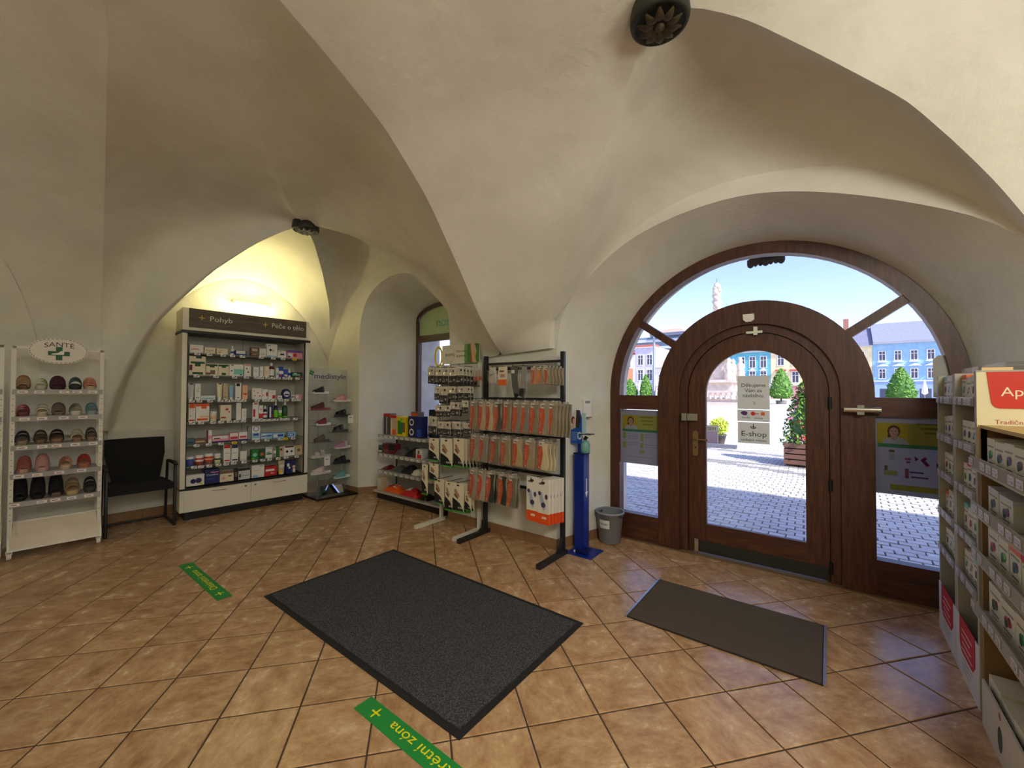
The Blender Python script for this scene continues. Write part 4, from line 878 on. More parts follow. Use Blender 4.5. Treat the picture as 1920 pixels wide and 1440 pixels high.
CI = [
 [(.002, .129, .093, 'box', 'W', [('P', .1, .5, .6, .58), ('R', .1, .38, .7, .43)], 'white carton with faint red lettering'), (.138, .244, .073, 'box', 'C', [('R', .1, .5, .8, .56), ('E', .1, .2, .5, .3)], 'cream flat carton with a red line'), (.253, .366, .07, 'box', 'C', [('E', .1, .6, .7, .7), ('R', .1, .3, .4, .4)], 'cream flat carton with two faint marks'),
  (.395, .436, .11, 'bottle', 'W', [('B', .2, .4)], 'white dropper bottle with a blue band'), (.437, .56, .06, 'box', 'N', [('W', .1, .35, .9, .95), ('B', .1, .1, .9, .3)], 'blue and white low tray carton'), (.604, .688, .112, 'box', 'A', [('E', .12, .55, .85, .85), ('E', .15, .2, .75, .26)], 'grey brown upright carton'),
  (.697, .775, .103, 'box', 'W', lines('S'), 'plain white carton leaning slightly'), (.78, .902, .167, 'box', 'W', [('K', .35, .55, .12), ('X', .6, .5, .16), ('L', .05, .02, .95, .12), ('S', .1, .85, .35, .92)], 'large white carton with a dark heart shape'), (.907, 1.009, .092, 'box', 'W', [('K', .3, .35, .75, .6), ('S', .1, .8, .5, .86)], 'small white carton with a black oval'), (1.019, 1.211, .108, 'box', 'P', [('U', 0, .72, 1, 1), ('R', .5, .42, .13), ('W', .08, .2, .35, .6), ('B', .05, .1, .2, .3)], 'pink and purple carton with a red spot')],
 [(-.001, .153, .061, 'box', 'C', [('D', .4, .6, .75, 1)], 'cream carton lying on top of another carton'), (-.002, .151, .154, 'box', 'C', [('D', .1, .85, .95, 1), ('D', .35, .65, .7, .85), ('H', .02, .35, .2, .75), ('D', .2, .05, .85, .22)], 'wide cream and dark green carton'), (.155, .272, .138, 'box', 'C', [('D', 0, .8, .95, .95), ('D', .3, .68, .7, .8), ('A', .35, .1, .75, .45), ('A', 0, .05, .35, .25)], 'cream carton with green stripe and brown picture'), (.273, .382, .138, 'box', 'C', [('D', 0, .8, .95, .95), ('D', .3, .68, .7, .8), ('D', .3, .05, .7, .25)], 'cream carton with a green stripe'),
  (.384, .529, .14, 'box', 'W', [('T', .3, .15, 1, .6), ('D', .12, .9, .3, .97), ('K', .1, .4, .2, .5), ('K', .75, .08, .9, .16)], 'white carton with a mint green panel'), (.538, .607, .151, 'box', 'W', [('H', .35, .62, .12), ('H', .6, .35, .14), ('R', .05, .9, .9, .96)], 'white upright carton with dark red figures'), (.634, .696, .117, 'box', 'W', lines('S', .2, .8, .5), 'plain white narrow carton, first of three alike'), (.705, .746, .128, 'box', 'W', lines('S', .2, .8, .4), 'plain white slim carton, second of three alike'), (.755, .811, .134, 'box', 'C', lines('E', .2, .8, .3), 'plain cream narrow carton, third of three'),
  (.811, .881, .181, 'bottle', 'H', [('W', .1, .55)], 'dark red bottle with a white label'), (.891, .923, .116, 'box', 'W', [('L', .1, .2, .9, .5)], 'white and pale blue slim carton'), (.924, .978, .138, 'box', 'B', [('W', 0, .3, 1, .6), ('R', .4, .2, .25)], 'blue carton with a red spot'), (.98, 1.032, .103, 'box', 'B', [('W', .1, .1, .9, .35), ('R', .1, .1, .5, .2)], 'low blue carton with a white foot'), (1.037, 1.072, .123, 'bottle', 'W', [('B', .2, .5)], 'small white spray bottle'), (1.077, 1.209, .071, 'box', 'D', [('T', .1, .4, .8, .65), ('W', .2, .7, .5, .85), ('R', .7, .1, .9, .3)], 'flat green carton with mint lettering')],
 [(-.009, .053, .189, 'tube', 'X', [('K', .3, .93, .8, .99)], 'pale grey cream tube standing on its cap'), (.055, .11, .186, 'box', 'W', lines('S', .2, .8, .5) + [('N', .2, .12, .8, .15)], 'tall white carton beside the tube'), (.112, .249, .047, 'box', 'W', [('L', .05, .2, .9, .5)], 'white carton lying flat'), (.262, .321, .194, 'tube', 'C', [('K', .3, .93, .8, .99)], 'cream tube with a black crimp'), (.325, .373, .191, 'box', 'E', [('K', .1, .14, .8, .17)], 'tall beige carton'), (.386, .431, .168, 'tube', 'L', None, 'pale blue tube'), (.448, .507, .201, 'box', 'W', [('K', .15, .8, .8, .97), ('K', .3, .1, .7, .14)], 'tall white carton with a black label'), (.52, .576, .174, 'box', 'F', [('R', .1, .36, .9, .43), ('O', .4, .3, .8, .36)], 'peach carton with a red streak'),
  (.624, .732, .138, 'box', 'W', [('P', .2, .75, .08), ('P', .6, .6, .1), ('R', .8, .3, .08), ('R', .3, .35, .06)], 'square white carton with red dots'), (.734, .801, .126, 'box', 'W', [('R', .7, .3, 1, .7), ('P', .2, .4, .15)], 'white carton with a red edge'), (.805, .89, .113, 'box', 'W', [('R', .55, .05, .95, .45), ('E', .1, .7, .8, .75)], 'white carton with a red corner square'), (.914, .967, .045, 'box', 'W', [('S', .1, .3, .8, .5)], 'tiny white carton beside a blue disc'), (.972, 1.07, .132, 'disc', 'N', None, 'round blue rimmed pack'), (1.075, 1.121, .054, 'box', 'X', [('K', .1, .4, .9, .6)], 'tiny grey carton with a black bar'), (1.126, 1.208, .06, 'box', 'P', [('W', .1, .2, .5, .8)], 'small pale pink carton at the right end')],
 [(.002, .065, .208, 'box', 'W', [('O', .05, .75, .95, 1), ('R', .1, .05, .9, .12), ('P', .1, .3, .5, .34)], 'tall white carton with an orange top'), (.068, .194, .204, 'box', 'W', [('O', 0, .85, 1, 1), ('O', .4, .72, .8, .85), ('O', .1, .06, .9, .18), ('F', .3, .22, .95, .32)], 'wide white carton with orange bands'), (.205, .272, .112, 'jar', 'C', [('F', .2, .5)], 'small cream jar'), (.3, .41, .184, 'box', 'C', [('R', .6, .72, .14), ('R', .8, .55, .08), ('R', .05, .15, .5, .24)], 'cream carton with red splashes'), (.46, .511, .206, 'box', 'W', lines('X', .2, .8, .4), 'tall plain white carton'), (.516, .566, .135, 'box', 'W', [('S', .5, .7, .7, .75), ('S', .5, .4, .7, .45)], 'short white carton with two small marks'),
  (.632, .699, .208, 'box', 'W', [('R', .1, .15, .45, .6), ('R', .2, .88, .8, .96)], 'tall white carton with a red oval'), (.703, .749, .171, 'box', 'W', [('R', 0, .05, 1, .4), ('R', .5, .7, .3), ('W', .5, .7, .2)], 'white and red carton with a ring'), (.751, .804, .16, 'bottle', 'K', [('W', .1, .3), ('R', .3, .42), ('W', .42, .55)], 'dark bottle with red and white label'), (.813, .865, .164, 'box', 'N', [('W', .15, .1, .5, .9), ('R', .6, .1, .9, .35)], 'navy, white and red carton'), (.874, .927, .215, 'bottle', 'K', [('J', .06, .5)], 'black bottle with a lime green label'), (.931, .973, .102, 'jar', 'J', [('K', .2, .3)], 'small lime green pot'), (.977, 1.044, .213, 'bottle', 'D', [('J', .04, .12), ('D', .2, .4)], 'dark green bottle')],
 [(-.013, .059, .067, 'box', 'Z', [('N', .1, .2, .9, .4)], 'low teal blue carton'), (.062, .166, .056, 'box', 'A', [('E', .1, .3, .9, .6)], 'low brown carton'), (.17, .221, .149, 'box', 'W', [('H', .0, .0, .35, 1), ('P', .4, .3, .9, .6)], 'upright white carton with a dark red side'), (.224, .395, .077, 'box', 'P', [('W', .02, .55, .9, .95), ('N', 0, 0, 1, .2), ('K', .1, .55, .45, .68)], 'long flat pink toothpaste carton'), (.397, .487, .103, 'box', 'P', [('W', .05, .6, .95, .95), ('R', .1, .3, .9, .5), ('N', 0, 0, 1, .15)], 'pink and white carton, left of a pair'), (.49, .583, .106, 'box', 'W', [('R', .1, .4, .9, .55), ('N', 0, 0, 1, .2), ('P', .1, .25, .9, .4)], 'white and pink carton, right of a pair'), (.585, .622, .171, 'box', 'Q', [('X', .2, .1, .35, .95), ('X', .6, .1, .75, .95)], 'slim dark grey striped carton'), (.627, .72, .169, 'box', 'W', [('B', .5, .8, .36), ('W', .5, .8, .28), ('L', .05, .1, .95, .5), ('B', .2, .3, .8, .45)], 'white and blue upright carton'), (.725, .861, .074, 'box', 'L', [('W', .1, .3, .5, .8), ('B', .1, .4, .9, .6)], 'flat pale blue carton, left of three'), (.865, .998, .065, 'box', 'L', [('W', .05, .2, .4, .8), ('B', .4, .3, .9, .7)], 'flat pale blue carton, middle of three'), (1.042, 1.137, .067, 'box', 'L', [('B', .1, .3, .8, .7), ('W', .2, .4, .6, .6)], 'flat pale blue carton, right of three')],
 [(-.009, .064, .104, 'jar', 'B', [('U', .2, .5)], 'blue jar with a white lid'), (.072, .155, .11, 'jar', 'R', [('W', .35, .55), ('A', .1, .25)], 'red jar with a white lid'), (.158, .248, .121, 'jar', 'R', [('F', .4, .55), ('A', .05, .25)], 'larger red brown jar with a white lid'), (.255, .319, .113, 'jar', 'C', [('D', .35, .5), ('J', .1, .16)], 'cream jar with a green mark'), (.339, .409, .207, 'box', 'W', [('R', .05, .8, .95, 1), ('R', .1, .06, .9, .14), ('S', .2, .5, .8, .53)], 'tall white carton with a red top'), (.417, .488, .201, 'box', 'W', [('N', .05, .8, .95, 1), ('N', .1, .06, .9, .14), ('S', .2, .5, .8, .53)], 'tall white carton with a navy top'), (.509, .578, .114, 'box', 'W', [('X', .1, .1, .9, .2)], 'plain small white carton'), (.626, .706, .122, 'box', 'G', [('T', .5, .45, .3), ('J', .1, .05, .5, .12)], 'green carton with a mint disc'), (.708, .778, .121, 'box', 'D', [('A', .5, .45, .35), ('O', .5, .45, .22)], 'dark green carton with a brown disc'), (.783, .862, .135, 'box', 'W', [('G', .1, .3, .9, .45), ('X', .1, .8, .9, .95), ('D', .1, .5, .7, .56)], 'white and green carton'), (.864, .909, .122, 'box', 'S', [('W', .1, .4, .9, .7)], 'slim grey carton'), (.914, .991, .132, 'box', 'G', [('E', .4, .0, 1, 1), ('H', .65, .7, .2)], 'green carton with a beige picture'), (.993, 1.13, .128, 'box', 'W', [('K', .3, .45, .12), ('H', .1, .85, .9, 1), ('K', .7, .45, .1)], 'wide white carton with black figures'), (1.135, 1.222, .127, 'box', 'E', [('A', .5, .5, .25), ('J', .1, .8, .4, .9)], 'beige carton with a brown picture')],
 [(-.009, .158, .125, 'box', 'W', [('N', .38, .42, .16), ('Q', .68, .45, .19), ('N', .68, .45, .12), ('Y', .75, .05, .9, .2)], 'wide white carton with dark round pictures'), (.162, .303, .166, 'box', 'N', [('W', .08, .56, .92, .74, 'Condro'), ('P', .4, .76, .95, .82), ('B', .1, .3, .7, .36)], 'dark blue carton with white lettering'), (.306, .445, .128, 'box', 'C', [('A', 0, .75, 1, 1), ('P', .25, .35, .13), ('H', .6, .45, .85, .55)], 'cream carton with a brown top band'), (.447, .491, .142, 'box', 'K', [('A', .2, .3, .8, .7)], 'slim black carton'), (.493, .616, .136, 'box', 'X', [('K', 0, .78, 1, 1), ('K', .05, .2, .2, .5), ('S', .3, .3, .9, .36)], 'grey carton with a black top band'), (.633, .772, .152, 'box', 'W', [('F', .1, .55, .6, .6), ('S', .6, .88, .9, .94), ('L', .1, .05, .5, .2)], 'white carton leaning back, pale marks'), (.774, .917, .119, 'box', 'R', [('W', .08, .5, .8, .72), ('P', .5, .2, .75, .35)], 'red carton with white lettering'), (.936, 1.019, .174, 'tube', 'E', [('Y', .0, .03, .55, .3), ('W', .2, .5, .8, .7)], 'beige tube with a yellow price card'), (1.023, 1.143, .161, 'box', 'N', [('W', .12, .55, .35, .8), ('C', .35, .45, .12), ('E', .82, .5, .18), ('W', .7, .05, .95, .35)], 'navy carton with a pale figure picture')]]
SN = ['top', 'second', 'third', 'fourth', 'fifth', 'sixth', 'lowest']
for k, row in enumerate(CI):
    for q, (s0, s1, h, kind, base, spec, desc) in enumerate(row):
        w = s1-s0-.002; d = min(.09, max(.03, w*.7)); o = product(kind, w, h, d, base, spec)
        z = SH[k] + (.154 if (k, q) == (1, 0) else 0)
        put(o, fc, (s0+s1)/2, .04, z+.0005, desc + ' on the %s shelf of the pharmacy cabinet' % SN[k], o.name.split('.')[0].replace('_', ' '), 'goods on the %s cabinet shelf' % SN[k])
        if kind == 'box' and h > .1 and k != 6 and (q+k) % 2 and (k, q) != (1, 1):  # a second pack waiting behind
            pass
# uplighter on the wall above
t = thing('wall_uplighter', 'slim wall lamp glowing on the wall above the pharmacy cabinet', 'lamp', (-6.15, 2.19, 2.60), math.radians(87.3))
MB().box(-.22, .22, -.11, -.02, .0, .02, M((196, 186, 120), .4)).build('lamp_shade', t); MB().box(-.06, .06, -.04, .0, -.03, .03, OFFW).build('wall_bracket', t); MB().tube([(-.19, -.065, -.012), (.19, -.065, -.012)], .008, emit_mat((255, 236, 160), 4)).build('halogen_tube', t)
# ================================================================== SHOES
def sole_pts(L, W, n=22):
    pts = []
    for k in range(n):
        a = 2*PI*k/n; y = -math.cos(a); hw = W/2*(.86+.14*y)*abs(math.sin(a))**.62; pts.append((math.copysign(hw, math.sin(a)) if abs(math.sin(a)) > 1e-6 else 0, L/2 - L/2*y*1.0))
    return pts          # toe at small y (towards the viewer), heel at large y
def width_at(y, L, W): q = -(y-L/2)/(L/2); q = max(-.98, min(.98, q)); return W/2*(.86+.14*q)*(1-q*q)**.2
def vamp(mb, L, W, y0, y1, h0, h1, z0, m, th=.006, arch=.62):
    g = []; gi = []
    for j in range(6):
        q = j/5; y = y0+(y1-y0)*q; hw = width_at(y, L, W)+.004; h = h0+(h1-h0)*q; r1 = []; r2 = []
        for i in range(13):
            a = PI*i/12; c, s = math.cos(a), math.sin(a); r1.append((hw*c, y, z0+h*abs(s)**arch)); r2.append(((hw-th)*c, y, z0+max(0, (h-th))*abs(s)**arch))
        g.append(r1); gi.append(r2)
    mb.shell(g, gi, m)
def shoe(name, kind, c1, c2, c3, L=.25, W=.098, tall=1.0):
    """footwear with toe towards -y; kinds: clog, strap, slipper, cross"""
    mA, mB, mS = M(c1, .75, noise=50), M(c2, .7), M(c3, .8)
    o = MB().plan(sole_pts(L, W)[::-1], .0, .026, mS).build(name)
    MB().plan([(x*.93, L/2+(y-L/2)*.95) for x, y in sole_pts(L, W)][::-1], .026, .031, M(tuple(min(255, v+30) for v in c3), .85)).build('insole', o)
    if kind == 'clog': mb = MB(); vamp(mb, L, W, .008, L*.56, .03, .078*tall, .02, mA); mb.build('upper', o); mb = MB(); vamp(mb, L, W+.003, L*.5, L*.6, .078*tall, .084*tall, .02, mB); mb.build('collar', o)
    if kind == 'slipper':
        mb = MB(); vamp(mb, L, W+.006, .006, L*.72, .05, .16*tall, .02, mA, .008, .6); mb.build('upper', o); mb = MB(); vamp(mb, L, W+.01, L*.62, L*.76, .15*tall, .175*tall, .02, mB, .01, .6); mb.build('collar', o)
    if kind == 'strap':
        for a, b_, h in ((.14, .34, .052), (.42, .6, .072)): mb = MB(); vamp(mb, L, W+.004, L*a, L*b_, h*tall, (h+.012)*tall, .02, mA); mb.build('strap', o)
        MB().box(W*.30, W*.44, L*.46, L*.53, .06*tall, .072*tall, CHROME).build('buckle', o)
    if kind == 'cross':
        for sgn in (-1, 1):
            g = []; gi = []
            for j in range(5):
                q = j/4; r1 = []; r2 = []
                for i in range(11):
                    a = PI*i/10; c, s = math.cos(a), math.sin(a); y = L*(.16+.16*q) + L*.22*(.5+sgn*c*.5); hw = width_at(y, L, W)+.004; h = (.05+.03*q)*tall; r1.append((hw*c, y, .02+h*abs(s)**.85)); r2.append(((hw-.005)*c, y, .02+(h-.005)*abs(s)**.85))
                g.append(r1); gi.append(r2)
            MB().shell(g, gi, mA if sgn < 0 else mB).build('strap', o)
        MB().box(-.015, .015, L*.3, L*.4, .078*tall, .09*tall, mB).build('bow', o)
    return o
# ------------------------------------------------------------------ white shoe rack
fs = Fr(-5.537, .155, math.radians(86.3))
FRM = M((228, 226, 218), .4); STR = clear_mat('shelf_strip', (.9, .9, .9), .1, .1, .45, (214, 212, 214))
t = thing('shoe_rack', 'white shoe rack on castors with an oval sign, between wall and chair', 'shoe rack', fs.w(0, 0), fs.a)
for s in (.012, .55):
    for d in (.0, .30): MB().box(s-.014, s+.014, d, d+.022, .075, 1.835 if d == 0 else 1.5, FRM).build('post', t)
    MB().box(s-.012, s+.012, .0, .32, .075, .10, FRM).build('foot_rail', t)
    hl = MB()
    for k in range(22): hl.box(s-.004, s+.004, -.0012, 0, .33+.052*k, .336+.052*k, M((120, 118, 112), .6))
    hl.build('slot_marks', t)
    for d in (.01, .29):
        w_ = MB(); w_.lathe([(.031, -.014), (.034, -.008), (.034, .008), (.031, .014)], WHITE, n=16); w_.v = [(z+s, y+d, x+.034) for x, y, z in w_.v]; w_.box(s-.019, s+.019, d-.012, d+.014, .045, .078, WHITE); w_.build('castor', t)
MB().box(.0, .56, .0, .02, 1.812, 1.835, FRM).build('top_bar', t)
for z in (1.0,): MB().box(.02, .54, .3, .318, 1.02, 1.045, FRM).build('cross_bar', t)
MB().box(.02, .54, .3, .318, .36, .385, FRM).build('cross_bar', t)
mr = MB().box(.0, .568, .0, .012, .078, .31, FRM).quad(.012, .556, .09, .298, -.001, MIRROR); mr.v = [(x, y-.045+(z-.08)*.46, z) for x, y, z in mr.v]; mm_ = mr.build('foot_mirror', t); mm_['label'] = 'tilted foot level mirror'
el = MB(); E_ = lambda k, rx, rz: (.272+rx*math.cos(2*PI*k/40), 1.806+rz*math.sin(2*PI*k/40))
el.prism([E_(k, .182, .117) for k in range(40)], -.022, -.012, M((236, 230, 222), .5))
for k in range(0, 40, 1):
    a, b_ = k+.2, k+.75; el.add([(*[E_(a, .172, .107)[0]], -.0228, E_(a, .172, .107)[1]), (E_(b_, .172, .107)[0], -.0228, E_(b_, .172, .107)[1]), (E_(b_, .176, .111)[0], -.0228, E_(b_, .176, .111)[1]), (E_(a, .176, .111)[0], -.0228, E_(a, .176, .111)[1])], [(0, 1, 2, 3)], INK)
vs, fs_, wt = glyphs('SANTÉ'); kx = .185/wt
el.add([(.272+(x-wt/2)*kx, -.0235, 1.845+y*.056 - ((x-wt/2)*kx)**2*1.6) for x, y in vs], fs_, BLACK)
DG = M((22, 92, 50), .5)
el.quad(.252, .292, 1.722, 1.842, -.0232, DG).quad(.205, .338, 1.762, 1.802, -.0233, DG)
el.prism([(.222, 1.77), (.3, 1.77), (.305, 1.8), (.285, 1.806), (.265, 1.788), (.232, 1.78)], -.0245, -.0234, WHITE)
el.build('oval_sign', t)
RSH = [1.457, 1.222, .972, .728, .486]
me_st = MB().box(-.03, .03, -.0025, -.001, -.032, -.008, M((236, 232, 230), .5)).quad(-.02, .014, -.024, -.017, -.003, M((150, 90, 90))).mesh('price_tag')
for k, z in enumerate(RSH):
    sh = MB().box(.026, .536, .0, .29, z-.012, z, STR).box(.006, .556, -.008, .0, z-.042, z+.002, STR).build('shelf', t)
    for s in ([.065, .16, .31, .39, .49], [.08, .18, .31, .43], [.07, .185, .27, .385, .5], [.055, .16, .29, .43], [.035, .19, .27, .37, .48])[k]:
        o = bpy.data.objects.new('price_tag', me_st); COL.objects.link(o); o.parent = sh; o.location = (s, -.0072, z-.001)
SHOES = [
 [(.065, 'clog', (168, 134, 104), (150, 84, 66), (120, 88, 62), .098, 'tan flowered clog', 1.1), (.168, 'cross', (142, 164, 112), (206, 214, 196), (190, 186, 166), .09, 'pale green crossed strap sandal', .9), (.269, 'clog', (66, 26, 44), (60, 24, 40), (56, 24, 38), .115, 'dark plum clog', 1.1), (.38, 'cross', (46, 66, 78), (56, 78, 90), (30, 34, 40), .098, 'slate blue crossed strap sandal', 1.1), (.475, 'clog', (196, 130, 112), (216, 160, 140), (206, 186, 160), .1, 'salmon pink clog', 1.0)],
 [(.067, 'cross', (136, 52, 72), (190, 120, 136), (120, 60, 66), .092, 'wine red crossed strap sandal', .9), (.179, 'strap', (216, 206, 184), (210, 200, 180), (200, 188, 160), .087, 'cream two strap sandal', .85), (.278, 'clog', (126, 106, 96), (110, 92, 84), (120, 100, 90), .1, 'taupe clog', .95), (.385, 'cross', (150, 146, 120), (96, 104, 80), (214, 208, 196), .095, 'olive sandal on a pale sole', .95), (.49, 'strap', (96, 140, 148), (120, 160, 166), (150, 170, 172), .09, 'teal two strap sandal', .9)],
 [(.067, 'strap', (46, 40, 56), (90, 60, 54), (150, 134, 116), .094, 'dark purple two strap sandal', 1.0), (.172, 'strap', (70, 66, 46), (86, 80, 58), (112, 92, 66), .09, 'olive brown two strap sandal', 1.0), (.271, 'strap', (48, 28, 26), (60, 36, 30), (140, 108, 90), .1, 'dark brown two strap sandal', 1.0), (.398, 'strap', (196, 182, 156), (200, 190, 166), (150, 112, 92), .09, 'beige two strap sandal', .95), (.491, 'strap', (64, 54, 46), (70, 60, 52), (140, 112, 96), .084, 'dark grey brown two strap sandal', 1.05)],
 [(.081, 'clog', (170, 96, 92), (160, 84, 80), (190, 150, 136), .096, 'dusty red clog', 1.25), (.187, 'clog', (200, 150, 146), (176, 120, 118), (196, 160, 152), .1, 'pale pink clog', 1.35), (.329, 'cross', (196, 150, 120), (150, 100, 76), (206, 176, 146), .094, 'light tan sandal with a bow', 1.0), (.448, 'cross', (160, 52, 40), (140, 44, 36), (176, 110, 84), .104, 'rust red sandal with a bow', 1.1)],
 [(.06, 'slipper', (16, 15, 18), (14, 13, 16), (20, 18, 20), .1, 'black felt slipper, leftmost', 1.05), (.164, 'slipper', (17, 17, 21), (48, 48, 60), (20, 18, 20), .1, 'black felt slipper with grey lining', 1.1), (.273, 'slipper', (15, 15, 18), (16, 16, 20), (120, 92, 84), .102, 'black felt slipper, brown sole', 1.05), (.376, 'strap', (150, 124, 92), (140, 112, 80), (186, 160, 120), .11, 'sand coloured strappy sandal', 1.3), (.49, 'strap', (34, 34, 36), (40, 40, 40), (60, 56, 54), .094, 'charcoal two strap sandal', 1.2)]]
TXR = ['top', 'second', 'third', 'fourth', 'lowest']
left_rack = []
for k, row in enumerate(SHOES):
    for q, (s, kind, a, b_, c, w, desc, tl) in enumerate(row):
        o = shoe('shoe', kind, a, b_, c, .23, w-.006, tl)
        o.rotation_euler = (math.radians(7), 0, 0); put(o, fs, s, .02, RSH[k]+.001, '%s on the %s shelf of the oval sign shoe rack' % (desc, TXR[k]), 'shoe', 'shoes on the white rack')
        if q == len(row)-1: left_rack.append((o, k))
fl = Fr(*fs.w(-.60, -.02)[:2], fs.a)
r2 = dup(t, fl.w(0, 0), fl.a, 'second white shoe rack, cut by the left edge of the photo')
for c in list(r2.children):
    if c.name.startswith('oval_sign'): bpy.data.objects.remove(c)
for o, k in left_rack:
    c = dup(o, fl.w(.46, .02, RSH[k]+.001), fl.a, 'shoe at the right end of the %s shelf of the cut off left rack' % TXR[k], 'shoes on the left rack')

# ------------------------------------------------------------------ clear shoe display
fm = Fr(-5.42, 2.673, math.radians(90))
t = thing('shoe_display', 'clear acrylic display stand with a black base and two columns of mules', 'display stand', fm.w(0, 0), fm.a)
DKB = M((34, 30, 32), .12)
bs = MB(); bs.plan([(.05, -.09), (.70, -.17), (.745, .30), (.06, .34)], .0, .028, DKB); bs.build('base', t)
MB().box(.04, .735, .145, .151, .03, 1.76, ACRYL).build('back_panel', t)
lg = MB(); 
for a in range(4): lg.disc(.07+.02*math.cos(a*PI/2+.4), 1.70+.022*math.sin(a*PI/2+.4), .016, .142, M((40, 130, 70)), 10)
lg.text('medistyle', (.10, .141, 1.625), (1, 0, 0), (0, 0, 1), .1, M((70, 62, 120)), .47); lg.quad(.17, .34, 1.585, 1.592, .141, M((150, 146, 170))); lg.build('logo', t)
DL = [(.17, 1.414, .225, 'clog', (32, 32, 36), (60, 60, 64), (226, 224, 222), 'black mule with a white sole, top left'), (.17, 1.196, .265, 'clog', (96, 44, 52), (84, 36, 44), (150, 70, 72), 'wine red mule, second on the left'), (.21, .984, .2, 'clog', (130, 44, 62), (120, 40, 56), (232, 226, 222), 'crimson mule with a white sole on the left'), (.19, .758, .215, 'clog', (104, 88, 78), (92, 78, 70), (90, 76, 68), 'taupe mule, fourth on the left'), (.18, .548, .275, 'strap', (190, 182, 172), (64, 54, 62), (206, 200, 196), 'pale grey sandal with a dark strap on the left'), (.18, .325, .28, 'clog', (216, 202, 200), (196, 170, 168), (226, 222, 220), 'pale rose mule, lowest on the left')]
DR = [(.484, 1.303, .26, 'clog', (222, 160, 170), (200, 120, 134), (232, 226, 224), 'pink striped mule, top right'), (.49, 1.09, .25, 'strap', (38, 38, 40), (50, 50, 52), (60, 58, 58), 'black sandal with a price card on the right'), (.455, .876, .225, 'strap', (78, 74, 72), (112, 108, 104), (70, 66, 64), 'grey sandal, third on the right'), (.51, .641, .285, 'clog', (190, 140, 170), (214, 196, 206), (228, 222, 224), 'lilac mule, fourth on the right'), (.49, .432, .265, 'strap', (40, 44, 58), (150, 176, 190), (40, 44, 60), 'navy sandal with pale straps on the right'), (.49, .223, .25, 'clog', (120, 176, 190), (96, 156, 176), (206, 222, 224), 'light blue mule, lowest on the right')]
for col in (DL, DR):
    for s, z, L, kind, a, b_, c, desc in col:
        MB().box(s-.16, s+.16, .0, .146, z-.008, z-.002, ACRYL).build('shelf', t)
        o = shoe('mule', kind, a, b_, c, L, .095, 1.02); put(o, fm, s-L/2, .075, z-.001, desc+' of the clear display', 'shoe', 'mules on the clear display', math.radians(-90)); o.rotation_euler.z = fm.a + math.radians(90)
        o.location = fm.w(s+L/2, .075, z-.001) if False else fm.w(s-L/2, .075, z-.001); o.rotation_euler.z = fm.a - PI/2
for s in (.16, .495): MB().tube([(s, .13, .03), (s, .13, 1.42)], .004, CHROME).build('rod', t)
for s, z in ((.56, 1.05), (.22, .5)):
    MB().box(-.04, .04, 0, .001, -.06, .06, M((240, 240, 236), .5)).quad(-.025, .02, .02, .03, -.001, M((120, 120, 130))).build('price_card', t, (s, -.012, z))
mi = MB().box(-.16, .16, .0, .006, .0, .125, MIRROR); mi.v = [(x, y+z*.55, z) for x, y, z in mi.v]; o = mi.build('floor_mirror', None, fm.w(.33, .02, .029), fm.a+.06); tag(o, 'small tilted mirror standing on the base of the clear display', 'mirror')

# ================================================================== GONDOLA IN THE WINDOW NICHE
fg = Fr(-4.86, 3.31, 0)
t = thing('gondola_shelf', 'low grey gondola shelf unit with black plinth in the left window niche', 'shelf unit', fg.w(0, 0))
GRY = M((188, 186, 180), .45)
MB().box(-.03, 1.3, .02, .32, .0, .085, BLACK).build('plinth', t); MB().box(-.08, 1.3, -.015, .32, .086, .108, GRY).build('base_tray', t)
MB().box(.0, 1.28, .30, .32, .1, .84, M((168, 166, 158), .6)).build('back_panel', t); 
for s in (.0, 1.25): MB().box(s, s+.03, .295, .325, .1, .9, IRON).build('upright', t)
GS = [.868, .616, .392]
for k, z in enumerate(GS):
    sh = MB().box(.03, 1.28, -.0, .30, z-.012, z, GRY).box(.02, 1.28, -.012, .0, z-.034, z+.004, STR).build('shelf', t)
    for q in range(11):
        o = bpy.data.objects.new('price_tag', me_tag); COL.objects.link(o); o.parent = sh; o.location = (.09+.11*q, -.0135, z-.006)
